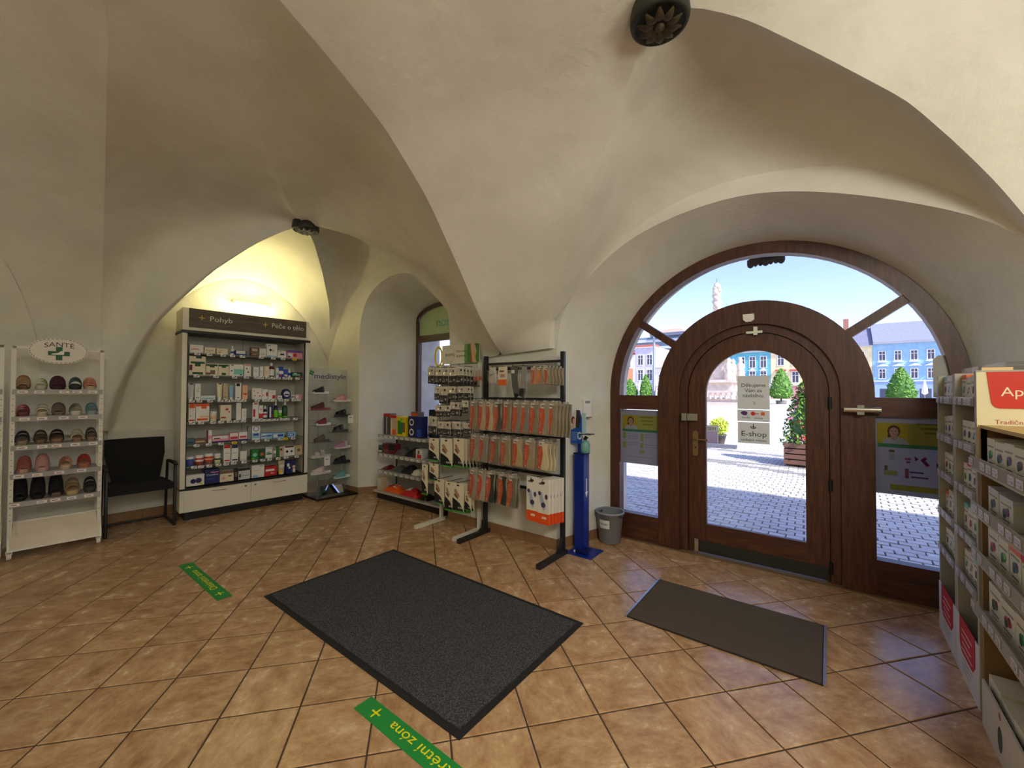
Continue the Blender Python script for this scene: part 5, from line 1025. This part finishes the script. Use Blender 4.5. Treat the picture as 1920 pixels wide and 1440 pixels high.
GI = [(.08, .23, .87, .28, 'box', 'Q', [('R', 0, .86, 1, 1), ('X', .45, .05, .55, .85)], 'grey carton with a red top edge, leftmost', 'top'), (.235, .365, .87, .265, 'box', 'E', [('R', 0, .86, 1, 1), ('O', .3, .02, .9, .3), ('C', .1, .1, .25, .8)], 'beige carton with an orange spot', 'top'), (.37, .565, .87, .25, 'box', 'Y', [('G', .1, .1, .6, .8), ('J', .5, .82, .16), ('A', .55, .2, .9, .7)], 'yellow green leafy carton', 'top'), (.50, .64, .87, .31, 'box', 'A', [('O', .1, .6, .9, .95)], 'brown carton behind the yellow green one', 'top'),
 (.605, .77, .87, .265, 'box', 'N', [('W', .42, .72, .27), ('K', .42, .72, .18), ('W', .42, .25, .27), ('K', .42, .25, .16)], 'dark blue carton with two white round pictures', 'top'), (.77, .865, .87, .265, 'box', 'N', [('B', .05, .05, .95, .4)], 'dark blue plain carton beside the round pictures', 'top'), (.85, .965, .87, .35, 'box', 'K', [('W', .4, .7, .28), ('A', .4, .7, .18)], 'tall black carton with a white round picture', 'top'),
 (-.03, .06, .617, .10, 'box', 'Z', [('K', .1, .4, .9, .6), ('W', .1, .1, .9, .3)], 'small teal grey carton at the left end', 'second'), (.06, .33, .617, .13, 'box', 'H', [('K', .5, .4, 1, 1), ('A', .1, .1, .5, .4)], 'dark red carton', 'second'), (.31, .53, .617, .085, 'bag', 'Q', None, 'grey folded soft pack', 'second'), (.53, .76, .617, .10, 'bag', 'K', None, 'dark folded soft pack', 'second'), (.76, .88, .617, .11, 'box', 'W', [('R', .2, .02, .9, .45), ('A', .3, .5, .6, .9)], 'white carton with a red blot', 'second'),
 (.03, .17, .393, .045, 'bag', 'H', None, 'flat dark red soft pack', 'third'), (.22, .46, .393, .06, 'bag', 'Q', None, 'flat grey soft pack', 'third'), (.44, .70, .393, .09, 'bag', 'K', [('N', .2, .2, .6, .5)], 'black crumpled soft pack', 'third'), (.58, .79, .393, .055, 'bag', 'C', None, 'cream folded soft pack', 'third'),
 (-.05, .06, .108, .17, 'box', 'E', [('X', .1, .3, .9, .9)], 'greyish upright carton at the left end', 'base'), (.08, .42, .109, .085, 'bag', 'O', [('W', .5, .2, .75, .4), ('R', .1, .2, .4, .5)], 'orange wipes pack', 'base'), (.44, .79, .109, .085, 'bag', 'R', [('W', .2, .2, .5, .5), ('H', .6, .2, .9, .6)], 'red wipes pack', 'base'), (.80, .98, .109, .05, 'bag', 'K', None, 'black soft pack at the right end', 'base')]
for s0, s1, z, h, kind, base, spec, desc, shn in GI:
    o = product(kind, s1-s0-.004, h, .18 if kind == 'bag' else .10, base, spec)
    back = 'behind' in desc or 'tall black' in desc
    put(o, fg, (s0+s1)/2, .16 if back else .03, z+.001, '%s on the %s shelf of the gondola' % (desc, shn) if shn != 'base' else desc+' on the base of the gondola', o.name.split('.')[0].replace('_', ' '), 'goods on the gondola shelves')

# ================================================================== WHITE HOOK RACK WITH FOOT CARE PACKS
fv = Fr(-3.475, 3.2, 0)
t = thing('hook_rack', 'white hook rack with a sign board and L shaped feet in front of the pier', 'rack', fv.w(0, 0))
WH = M((222, 218, 206), .4)
for s in (.0, .575):
    MB().box(s-.016, s+.016, -.016, .016, .02, 1.76, WH).build('post', t); MB().box(s-.018, s+.018, -.37, .05, .0, .035, WH).build('foot', t)
pn = MB().box(.018, .557, -.004, .004, .30, 1.75, M((206, 206, 200), .5)); pn.build('hook_panel', t)
sb = MB().box(.01, .575, -.012, -.004, 1.757, 1.968, M((226, 222, 204), .5)); y_ = -.0125
sb.quad(.36, .575, 1.757, 1.968, y_, M((110, 160, 90), .6)).quad(.40, .575, 1.77, 1.96, y_-.0004, M((74, 128, 60), .6))
sb.prism([(.44, 1.765), (.535, 1.765), (.52, 1.82), (.54, 1.88), (.51, 1.975), (.455, 1.975), (.45, 1.9), (.465, 1.84)], y_-.004, y_-.001, M((214, 178, 140), .6))
sb.prism([(.44, 1.765), (.48, 1.765), (.475, 1.83), (.46, 1.9), (.455, 1.975), (.445, 1.9), (.455, 1.84)], y_-.005, y_-.004, M((158, 92, 50), .6))
sb.band([(.135+.075*math.cos(k/24*2*PI), 1.862+.085*math.sin(k/24*2*PI)) for k in range(25)], [(.135+.072*math.cos(k/24*2*PI), 1.862+.082*math.sin(k/24*2*PI)) for k in range(25)], y_-.001, y_, M((170, 190, 150)))
sb.text('svorto', (.135, y_-.001, 1.847), (1, 0, 0), (0, 0, 1), .058, INK, .15, 'C').text('Dejte nohy', (.235, y_-.001, 1.885), (1, 0, 0), (0, 0, 1), .036, INK, .15).text('do pohody', (.235, y_-.001, 1.832), (1, 0, 0), (0, 0, 1), .036, INK, .15); sb.build('sign_board', t)
def hook(par, s, z, L=.2, y0=0.0):
    return MB().tube([(s, y0, z), (s, y0-L, z), (s, y0-L-.008, z+.012)], .0032, IRON, 6).build('hook', par)
def blister(style, w, h):
    """hanging pack, hole at the top centre: origin there, front towards -y"""
    mb = MB()
    if style == 'small':     # clear pack: pale card with dark lower half and a dark product
        o = mb.box(-w/2, w/2, 0, .004, -h, 0, M((214, 208, 196), .5)).quad(-w/2, w/2, -h, -h*.52, -.0006, M((52, 52, 54), .5)).quad(-w*.4, w*.4, -h*.42, -h*.12, -.0006, M((196, 188, 172), .5)).disc(w*.18, -h*.22, w*.11, -.001, M((40, 40, 42)), 10).disc(w*.28, -h*.76, w*.12, -.001, M((176, 172, 164)), 10).quad(-w*.4, 0, -h*.9, -h*.82, -.001, M((150, 148, 140))).build('foot_care_pack')
        g = []; g2 = []
        for j in range(6):
            q = j/5; g.append([(w*.36*(2*p/8-1), -.004-.014*math.sin(PI*p/8)*math.sin(PI*q), -h*(.3+.5*q)) for p in range(9)])
        MB().grid(g, FILM).build('blister_dome', o)
        MB().tube([(-w*.3, -.006, -h*.62), (-w*.05, -.012, -h*.56), (w*.28, -.006, -h*.66)], w*.07, M((70, 60, 56), .5), 8).build('product', o); return o
    # big: cream header, black swoosh, green foot, picture of a foot
    o = mb.box(-w/2, w/2, 0, .007, -h, 0, M((232, 222, 196), .5)).build('insole_carton')
    sw = MB().prism([(-w/2, -h*.90), (-w/2, -h*.52), (-w*.2, -h*.58), (w*.15, -h*.68), (w*.38, -h*.82), (w/2, -h*.96), (w/2, -h), (-w/2, -h)], -.0012, -.0002, M((24, 26, 28), .4)); sw.build('black_swoosh', o)
    MB().box(-w/2, w/2, -.0016, .0075, -h-.0, -h*.94, M((70, 150, 60), .5)).build('green_foot', o)
    pcx = MB().prism([(-w*.36, -h*.24), (-w*.2, -h*.2), (w*.12, -h*.42), (w*.1, -h*.48), (-.06*w, -h*.46), (-w*.34, -h*.32)], -.0012, -.0002, M((176, 134, 110), .6)).prism([(-w*.38, -h*.38), (-w*.26, -h*.36), (w*.02, -h*.5), (-w*.02, -h*.55), (-w*.3, -h*.46)], -.0012, -.0002, M((120, 84, 74), .6)).quad(-w*.12, w*.1, -h*.1, -h*.05, -.0008, BLACK)
    for k in range(3): pcx.quad(w*(.02+.14*k), w*(.1+.14*k), -h*.86, -h*.80, -.0016, M((206, 206, 200)))
    pcx.build('picture', o); return o
HP = [('small', .0, 1.72, .095, .18, 4, 'first'), ('small', .12, 1.71, .105, .17, 4, 'first'), ('small', .225, 1.707, .105, .17, 4, 'first'), ('small', .33, 1.704, .1, .17, 3, 'first'), ('small', .44, 1.713, .11, .178, 5, 'first'),
 ('small', .1, 1.508, .078, .145, 1, 'second'), ('small', .2, 1.508, .12, .18, 2, 'second'), ('small', .325, 1.508, .115, .14, 2, 'second'), ('small', .46, 1.507, .085, .13, 1, 'second'), ('small', .553, 1.507, .085, .13, 2, 'second'),
 ('small', .135, 1.305, .115, .12, 1, 'third'), ('small', .25, 1.307, .11, .118, 1, 'third'), ('small', .37, 1.342, .14, .138, 2, 'third'), ('small', .52, 1.365, .09, .132, 1, 'third'),
 ('small', .03, 1.183, .13, .2, 2, 'fourth'), ('small', .15, 1.135, .075, .145, 1, 'fourth'), ('small', .25, 1.136, .13, .146, 2, 'fourth'), ('small', .40, 1.144, .115, .15, 2, 'fourth'), ('small', .56, 1.137, .11, .11, 1, 'fourth'),
 ('big', .055, .948, .15, .245, 1, 'fifth'), ('big', .25, .96, .165, .30, 2, 'fifth'), ('big', .43, .974, .15, .295, 5, 'fifth'),
 ('big', -.09, .651, .09, .335, 1, 'sixth'), ('big', .06, .673, .13, .18, 1, 'sixth'), ('big', .145, .52, .155, .267, 2, 'sixth'), ('big', .295, .513, .115, .303, 1, 'sixth'), ('big', .43, .516, .15, .297, 3, 'sixth'), ('big', .57, .45, .09, .19, 2, 'sixth')]
protoh = {}; cnt = {}
for style, s, z, w, h, n, rown in HP:
    s_ = s+.035; 
    if 0 <= s_ <= .6: hook(t, s_, z+.004, .21)
    cnt[rown] = cnt.get(rown, 0)+1
    o = blister(style, w, h); nm = 'clear pack' if style == 'small' else 'cream insole carton'
    for k in range(n):
        d = -.2+.032*k; lab = '%s, %s from left in the %s row of the white hook rack' % (nm, ORD[cnt[rown]-1], rown)
        if k: lab = '%s, %s behind the %s front pack, %s row of white hook rack' % (nm, ORD[k-1], ORD[cnt[rown]-1], rown)
        if k == 0: put(o, fv, s_, d, z, lab, 'pack', 'packs on the white hook rack', .06*((cnt[rown] % 3)-1))
        else: dup(o, fv.w(s_+(.016*k if n > 2 else .006*k), d, z-.004*k), o.rotation_euler.z + .02*k, lab)

# ================================================================== BLACK RACK WITH INSOLES
fb = Fr(-2.812, 3.2, 0)
t = thing('black_rack', 'black metal display rack hung with orange insole packs before the pier', 'rack', fb.w(0, 0))
for s in (.0, .918):
    MB().box(s-.018, s+.018, -.018, .018, .03, 1.82, IRON).build('post', t); MB().box(s-.02, s+.02, -.39, .055, .0, .04, IRON).build('foot', t)
    gz = MB(); gz.prism([(-.018, .04), (-.10, .04), (-.05, .07), (-.018, .16)], -.015, .015, IRON); gz.v = [(y+s, x, z) for x, y, z in gz.v]; gz.build('gusset', t)
for z in (1.735, 1.68, 1.386, 1.045, .694, .54): MB().box(.018, .90, -.012, .012, z-.012, z+.012, IRON).build('cross_bar', t)
def insole_pack(col, w=.122, h=.285, orange=.5, hcol=(214, 88, 48)):
    o = MB().box(-w/2, w/2, .0, .004, -h, -.012, M((170, 160, 146), .5)).box(-.012, .012, .001, .003, -.013, .004, M((200, 198, 190), .5)).build('insole_pack')
    n = 9; xs = lambda q: -w*.5+w*orange*(1+.22*math.sin(5.2*q-.6))
    MB().prism([(-w*.49, -h*.97)] + [(xs(1-k/n), -h*(.2+.77*(1-k/n))) for k in range(n+1)] + [(-w*.49, -h*.2)], -.004, -.0003, M(hcol, .5)).build('orange_card', o)
    pr = [(xs(k/n)+.006, -h*(.12+.85*k/n)) for k in range(n+1)]; pl_ = [(w*.46-.012*math.sin(PI*k/n*2), -h*(.12+.85*k/n)) for k in range(n+1)]
    MB().prism(pl_[::-1] + pr if False else pr + pl_[::-1], -.010, -.0005, M(col, .8)).build('insole', o)
    tx = MB().box(-w*.36, w*.12, -.0052, -.0044, -h*.22, -h*.08, M((226, 220, 212), .5)).quad(-w*.26, .0, -h*.17, -h*.13, -.0056, M((110, 100, 96)))
    for k in range(4): tx.quad(-w*.30, -w*.26, -h*(.42+.1*k), -h*(.36+.1*k), -.0046, M((244, 206, 188)))
    tx.disc(-w*.3, -h*.92, w*.06, -.0046, M((240, 220, 210)), 8); tx.build('white_label', o)
    g = []
    for j in range(13):
        q = j/12; g.append([(w*(p/8-.5), -.013-.007*math.sin(PI*p/8)*abs(math.sin(9*q+2*p/8)) - .006*math.sin(PI*p/8), -h*q) for p in range(9)])
    MB().grid(g, FILM).build('clear_bag', o); return o
INS = [(164, 152, 132), (150, 140, 120), (206, 190, 150), (148, 138, 112), (140, 134, 124), (90, 84, 80), (154, 144, 118), (142, 132, 106), (146, 136, 110), (196, 170, 140)]
IR = [(1.378, .30, [.03, .14, .235, .34, .455, .565, .655, .755, .86, .945], 'second', [2, 2, 2, 2, 2, 1, 2, 2, 2, 5]), (1.042, .27, [.05, .165, .31, .435, .57, .71, .85], 'third', [2, 2, 1, 2, 2, 2, 3]), (.705, .31, [.03, .145, .26, .40, .52], 'fourth', [2, 2, 2, 1, 2])]
for z, h, ss, rown, nn in IR:
    for q, s in enumerate(ss):
        sp = min(.125, (ss[q+1]-s if q+1 < len(ss) else .125)); w = {'second': .108, 'third': .125, 'fourth': .115}[rown]
        col = INS[(q*3+len(rown)) % 10] if rown != 'fourth' else [(164, 156, 140), (176, 168, 150), (48, 56, 50), (44, 58, 50), (120, 116, 100)][q]
        if rown == 'third': col = [(160, 150, 128), (150, 142, 126), (128, 118, 96), (160, 152, 116), (190, 170, 126), (168, 150, 118), (222, 204, 160)][q]
        o = insole_pack(col, w, h, .5 if rown != 'third' else .42)
        hook(t, s, z+.006, .22)
        for k in range(nn[q]):
            sh_ = .019*k if nn[q] > 2 else .012*k; d = -.215+.03*k
            lab = 'orange insole pack, front of the %s hook, %s row of the black rack' % (ORD[q], rown)
            if k == 0: put(o, fb, s, d, z, lab, 'pack', 'insole packs on the black rack', -.10); o.rotation_euler = (random.uniform(-.03, .03), random.uniform(.02, .07), -.10)
            else: c = dup(o, fb.w(s+sh_, d, z-.004*k), -.10-.05*k, 'orange pack, %s behind the front one, %s hook, %s row of black rack' % (ORD[k-1], ORD[q], rown))
# top row: small packs, an orange and white pack, dark blisters
o = MB().box(-.045, .045, 0, .006, -.15, 0, M((206, 200, 190), .4)).tube([(-.03, -.01, -.04), (.0, -.02, -.07), (.03, -.01, -.05)], .012, M((190, 184, 176), .4)).build('small_pack'); MB().grid([[(.05*(2*p/6-1), -.02-.012*math.sin(PI*p/6)*math.sin(PI*q/6+.3*p), -.02-.13*q/6) for p in range(7)] for q in range(7)], FILM).build('clear_bag', o)
put(o, fb, .255, -.2, 1.69, 'clear crumpled pack at the left of the top row of the black rack', 'pack', 'packs on the top row', -.1); hook(t, .255, 1.69)
o = MB().box(-.055, .055, 0, .006, -.175, 0, M((226, 216, 200), .5)).quad(-.055, .055, -.175, -.12, -.0006, M((232, 110, 36), .5)).quad(-.04, .02, -.05, -.035, -.0008, M((120, 90, 60))).quad(-.03, .03, -.1, -.07, -.0008, M((190, 150, 120))).build('white_orange_pack'); put(o, fb, .38, -.2, 1.69, 'white pack with an orange foot in the top row of the black rack', 'pack', 'packs on the top row', -.08); hook(t, .38, 1.69)
o = MB().prism([(-.02, 0), (.06, 0), (.055, -.12), (.085, -.26), (.03, -.29), (.0, -.18)], 0, .012, M((84, 84, 82), .5)).prism([(.03, -.24), (.075, -.25), (.06, -.285), (.035, -.285)], -.006, 0, M((24, 24, 26), .4)).quad(-.01, .03, -.06, -.03, -.001, M((220, 218, 210))).build('grey_pack'); put(o, fb, .495, -.2, 1.685, 'long dark grey pack in the top row of the black rack', 'pack', 'packs on the top row', -.06); hook(t, .5, 1.69)
o = MB().prism([(-.02, 0), (.03, 0), (.03, -.22), (.01, -.29), (-.05, -.27), (-.03, -.1)], 0, .012, M((150, 150, 146), .3)).prism([(-.04, -.2), (.025, -.2), (.01, -.285), (-.045, -.265)], -.006, 0, M((28, 28, 30), .4)).build('silver_pack'); MB().grid([[(.045*(2*p/6-1), -.016-.01*math.sin(PI*p/6)*math.sin(4*q/6+.5*p), -.28*q/6) for p in range(7)] for q in range(7)], FILM).build('clear_bag', o); put(o, fb, .625, -.2, 1.685, 'silvery crumpled pack in the top row, right of the grey one', 'pack', 'packs on the top row', -.06); hook(t, .625, 1.69)
for q, s in enumerate((.745, .81, .875)):
    o = insole_pack([(196, 150, 110), (150, 140, 112), (158, 146, 120)][q], .075, .165, .5, (206, 96, 62) if q != 1 else (232, 130, 70)); hook(t, s, 1.685)
    for k in range((1, 2, 5)[q]):
        lab = 'short orange pack, %s of three in the top row of the black rack' % ORD[q] if k == 0 else 'short orange pack, %s behind the %s short one, top row of black rack' % (ORD[k-1], ORD[q])
        if k == 0: put(o, fb, s, -.205, 1.685, lab, 'pack', 'packs on the top row', -.1)
        else: dup(o, fb.w(s+.017*k, -.205+.03*k, 1.685-.002*k), -.12-.03*k, lab)
for q, s in enumerate((-.0, .055)):
    o = MB().box(-.03, .03, 0, .005, -.1, 0, M((190, 176, 160), .4)).quad(-.03, .03, -.1, -.06, -.0006, M((186, 92, 62), .5)).build('short_pack'); MB().grid([[(.032*(2*p/4-1), -.012-.006*math.sin(PI*p/4), -.1*j/4) for p in range(5)] for j in range(5)], FILM).build('clear_bag', o); put(o, fb, s+.0, -.16, 1.665, ('short clear pack beside the left post of the black rack, left one', 'short clear pack beside the left post of the black rack, right one')[q], 'pack', 'packs on the top row', -.1)
# white and orange bandage cartons bottom right
def bandage(w=.118, h=.385):
    o = MB().box(-w/2, w/2, 0, .03, -h, -.0, M((232, 226, 214), .5)).box(-w/2-.0005, w/2+.0005, -.0006, .0306, -h-.0005, -h*.76, M((236, 84, 26), .5)).box(-.02, .02, -.002, .032, -.035, -.02, BLACK).build('bandage_carton')
    LB = M((176, 178, 196), .6); DB = M((66, 66, 110), .5)
    MB().prism([(-w*.3, -h*.3), (-w*.1, -h*.28), (w*.12, -h*.5), (w*.2, -h*.66), (w*.05, -h*.7), (-w*.16, -h*.6), (-w*.3, -h*.42)], -.0016, -.0004, LB).disc(-w*.3, -h*.32, w*.13, -.0018, DB, 10, h*.05).disc(w*.3, -h*.38, w*.13, -.0018, DB, 10, h*.06).disc(w*.04, -h*.57, w*.2, -.0018, DB, 12, h*.06).quad(-w*.36, w*.1, -h*.12, -h*.085, -.0014, M((90, 80, 76))).quad(-w*.1, w*.3, -h*.88, -h*.83, -.0014, M((240, 220, 200))).build('picture', o); return o
o = bandage(); put(o, fb, .735, -.22, .705, 'white and orange bandage carton, left of the pair at bottom right', 'carton', 'bandage cartons on the black rack', -.05); hook(t, .735, .692, .23)
hook(t, .855, .692, .23)
for k in range(5):
    c = dup(o, fb.w(.855+.012*k, -.225+.036*k, .70), -.05, 'white and orange bandage carton, %s from the front of the right stack' % ORD[k])

# ================================================================== TEA DISPLAYS AT RIGHT
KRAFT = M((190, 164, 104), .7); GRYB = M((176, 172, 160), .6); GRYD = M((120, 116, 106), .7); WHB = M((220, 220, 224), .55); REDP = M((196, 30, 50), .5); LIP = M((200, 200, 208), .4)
def tea(w, h, d, art, top=None):
    mb = MB().box(-w/2, w/2, 0, d, 0, h, M((228, 222, 200), .55)); 
    if top: mb.box(-w/2-.0003, w/2+.0003, -.0003, d+.0003, h*.84, h+.0003, pc(top))
    mb.quad(-w*.4, w*.4, h*.72, h*.78, -.0007, M((150, 146, 130))).disc(0, h*.5, w*.26, -.0009, pc(art), 12, h*.13).disc(-w*.12, h*.42, w*.12, -.0011, pc('D'), 8).disc(w*.12, h*.56, w*.1, -.0011, pc('J' if art == 'G' else 'H'), 8).quad(-w*.3, w*.3, h*.2, h*.25, -.0008, M((120, 110, 90))).quad(-w*.2, w*.2, h*.1, h*.14, -.0008, M((160, 150, 120)))
    return mb.build('tea_box')
def tower(name, label, v0, width, depth, lips, top, panel_top, units, back):
    fr = Fr(.54, v0, math.radians(-90)); t = thing(name, label, 'display stand', fr.w(0, 0), fr.a)
    for s in (.0, width-.03): MB().box(s, s+.03, .0, depth, .0, top, GRYB).build('side_panel', t)
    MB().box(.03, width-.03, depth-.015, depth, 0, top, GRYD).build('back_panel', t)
    MB().box(.0, width, -.004, .0, .0, panel_top, WHB).build('front_panel', t)
    pl_ = MB().prism([(width*.2, panel_top+.01), (width*.86, panel_top+.01), (width*.86, panel_top*.55), (width*.76, panel_top*.42), (width*.3, panel_top*.42), (width*.2, panel_top*.55)], -.006, -.0042, REDP)
    for k in range(4): pl_.quad(width*(.3+.03*(k % 2)), width*(.76-.05*(k % 3)), panel_top*(.50+.11*k), panel_top*(.53+.11*k), -.0065, M((240, 210, 206)))
    for k in range(3): pl_.quad(width*.3, width*(.66+.05*k), panel_top*(.16+.08*k), panel_top*(.175+.08*k), -.0046, M((130, 130, 150)))
    pl_.build('printed_badge', t)
    rnd = random.Random(int(v0*100))
    for k, z in enumerate(lips):
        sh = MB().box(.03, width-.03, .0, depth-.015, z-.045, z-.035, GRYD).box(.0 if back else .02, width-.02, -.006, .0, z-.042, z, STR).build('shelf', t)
        for q in range(4): o = bpy.data.objects.new('price_tag', me_tagl); COL.objects.link(o); o.parent = sh; o.location = (.075+(width-.15)*q/3+.012*((q*7+k*3) % 3-1), -.0075, z-.006)
    return fr, t
LIPF = [1.44, 1.215, .992, .76, .535]
CATS = ['G', 'H', 'A', 'Z', 'T', 'R', 'U', 'E']
DESC = dict(G='green', H='dark red', A='brown', Z='teal', T='mint', R='red', U='violet', E='sand coloured')
def shelf_fill(fr, width, lips, h, n, who, rnd, extra=0):
    for k, z in enumerate(lips):
        ws = (width-.08)/n
        for q in range(n):
            art = CATS[(q*3+k*2+extra) % 8]; top = None if (q+k) % 3 else rnd.choice(['O', 'R', 'T', 'C'])
            hh = h*rnd.uniform(.9, 1.05); o = tea(ws-.004, hh, .11, art, top)
            put(o, fr, .04+ws*(q+.5), .025, z-.034, 'pale tea box with %s print, %s from left, %s shelf of %s' % (DESC[art], ORD[q], ORD[k], who), 'box', 'tea boxes on the right displays', rnd.uniform(-.02, .02))
rn = random.Random(5)
f1, t1 = tower('tea_display', 'farthest pale tea display stand, beside the door pane', 3.69, .43, .33, LIPF, 1.565, .29, None, True)
shelf_fill(f1, .43, LIPF, .15, 4, 'the farthest stand', rn, 1)
f2, t2 = tower('tea_display', 'middle pale tea display stand at right, next to the cream sign', 3.255, .43, .33, LIPF, 1.565, .29, None, True)
shelf_fill(f2, .43, LIPF, .15, 4, 'the middle stand', rn, 4)
for f_, who in ((f1, 'farthest'), (f2, 'middle')):
    o = MB().box(.04, .39, .10, .28, 0, .16, FILM).box(.05, .38, .12, .26, .004, .04, M((206, 210, 170), .6)).build('clear_tray'); put(o, f_, 0, 0, 1.445, 'clear plastic tray with pale contents on top of the %s tea stand' % who, 'tray')
# front display: kraft board case with a big cream header
f3 = Fr(.545, 2.785, math.radians(-90)); W3 = .86
t = thing('tea_case', 'nearest tea display case of brown board at the right edge, under the cream sign', 'display stand', f3.w(0, 0), f3.a)
BRN = M((142, 110, 70), .7)
sp = MB(); sp.plan([(-.02, -.0), (.0, -.0), (.0, .36), (-.02, .36)], 0, 1.31, BRN); sp.build('side_panel', t); MB().box(W3, W3+.02, 0, .36, 0, 1.31, BRN).build('side_panel', t)
MB().box(-.03, .0, -.006, .02, 1.15, 1.315, KRAFT).box(-.0, W3, .0, .36, 1.30, 1.315, KRAFT).build('top_board', t); MB().box(0, W3, .34, .36, 0, 1.3, M((84, 66, 44), .8)).build('back_panel', t)
LP3 = [1.176, .974, .772, .53]
for k, z in enumerate(LP3):
    sh = MB().box(.0, W3, -.03, .34, z-.062, z-.05, GRYB).box(.0, W3, -.034, -.028, z-.06, z-.048, GRYB).box(.005, W3, -.036, -.032, z-.05, z+.002, STR).build('shelf', t)
    for q in range(7): o = bpy.data.objects.new('price_tag', me_tagl); COL.objects.link(o); o.parent = sh; o.location = (.06+.115*q+.03*((q*5+k*2) % 3-1), -.038, z-.009)
MB().box(.06, W3, -.02, -.012, .0, .20, M((206, 202, 194), .6)).build('front_panel', t)
bd = MB().disc(.30, .09, .03, -.0205, M((50, 80, 60)), 12, .05).disc(.30, .18, .016, -.0206, M((170, 90, 70)), 10); bd.build('printed_leaf', t)
sgn = MB().box(-.01, .62, 0, .006, 1.306, 1.556, M((228, 216, 178), .6)); CRM = M((240, 226, 196), .5)
sgn.prism([(.021, 1.556), (.62, 1.556), (.62, 1.392), (.06, 1.392), (.047, 1.396), (.038, 1.407), (.034, 1.42)], -.003, 0, M((206, 48, 30), .5))
sgn.text('Apotheke', (.063, -.0035, 1.447), (1, 0, 0), (0, 0, 1), .058, CRM).text('Tradiční čaje', (.044, -.0008, 1.322), (1, 0, 0), (0, 0, 1), .026, M((176, 52, 36), .6))
o = sgn.build('sign_board', t, (-.006, 0, 0), PI/2); o['label'] = 'cream sign board with a red panel'
MB().box(.015, .11, .04, .046, 1.306, 1.578, M((236, 200, 140), .6)).build('rear_flap', t, (-.006, 0, 0), PI/2)
for k, (z, n, hh, ex) in enumerate(((1.176, 7, .135, 0), (.974, 5, .125, 3), (.772, 6, .15, 5), (.53, 5, .15, 2), (.19, 5, .2, 1))):
    ws = (W3-.06)/n; 
    for q in range(n):
        if k == 1 and q == 2: continue
        art = CATS[(q*3+ex) % 8]; top = [None, 'X', None, ('O', 'R', 'R', 'J', 'C', 'R')[q % 6], None, None][(k+1) if k < 4 else 0] if k in (2,) or k == 1 else None
        if k == 2: top = [None, None, 'O', 'R', 'R', 'R'][q]
        if k == 1: top = 'X'
        o = tea(ws-.006, hh*(1-.05*(q % 2)), .13, art, top); put(o, f3, .04+ws*(q+.5), .01 if k < 4 else .005, z-.049 if k < 4 else .0215, 'cream tea box with %s print, %s from left, %s row of brown case' % (DESC[art], ORD[q], ORD[k]), 'box', 'tea boxes in the brown case', rn.uniform(-.03, .03))
MB().box(.0, W3, 0, .34, .0, .02, GRYB).build('floor_board', t)
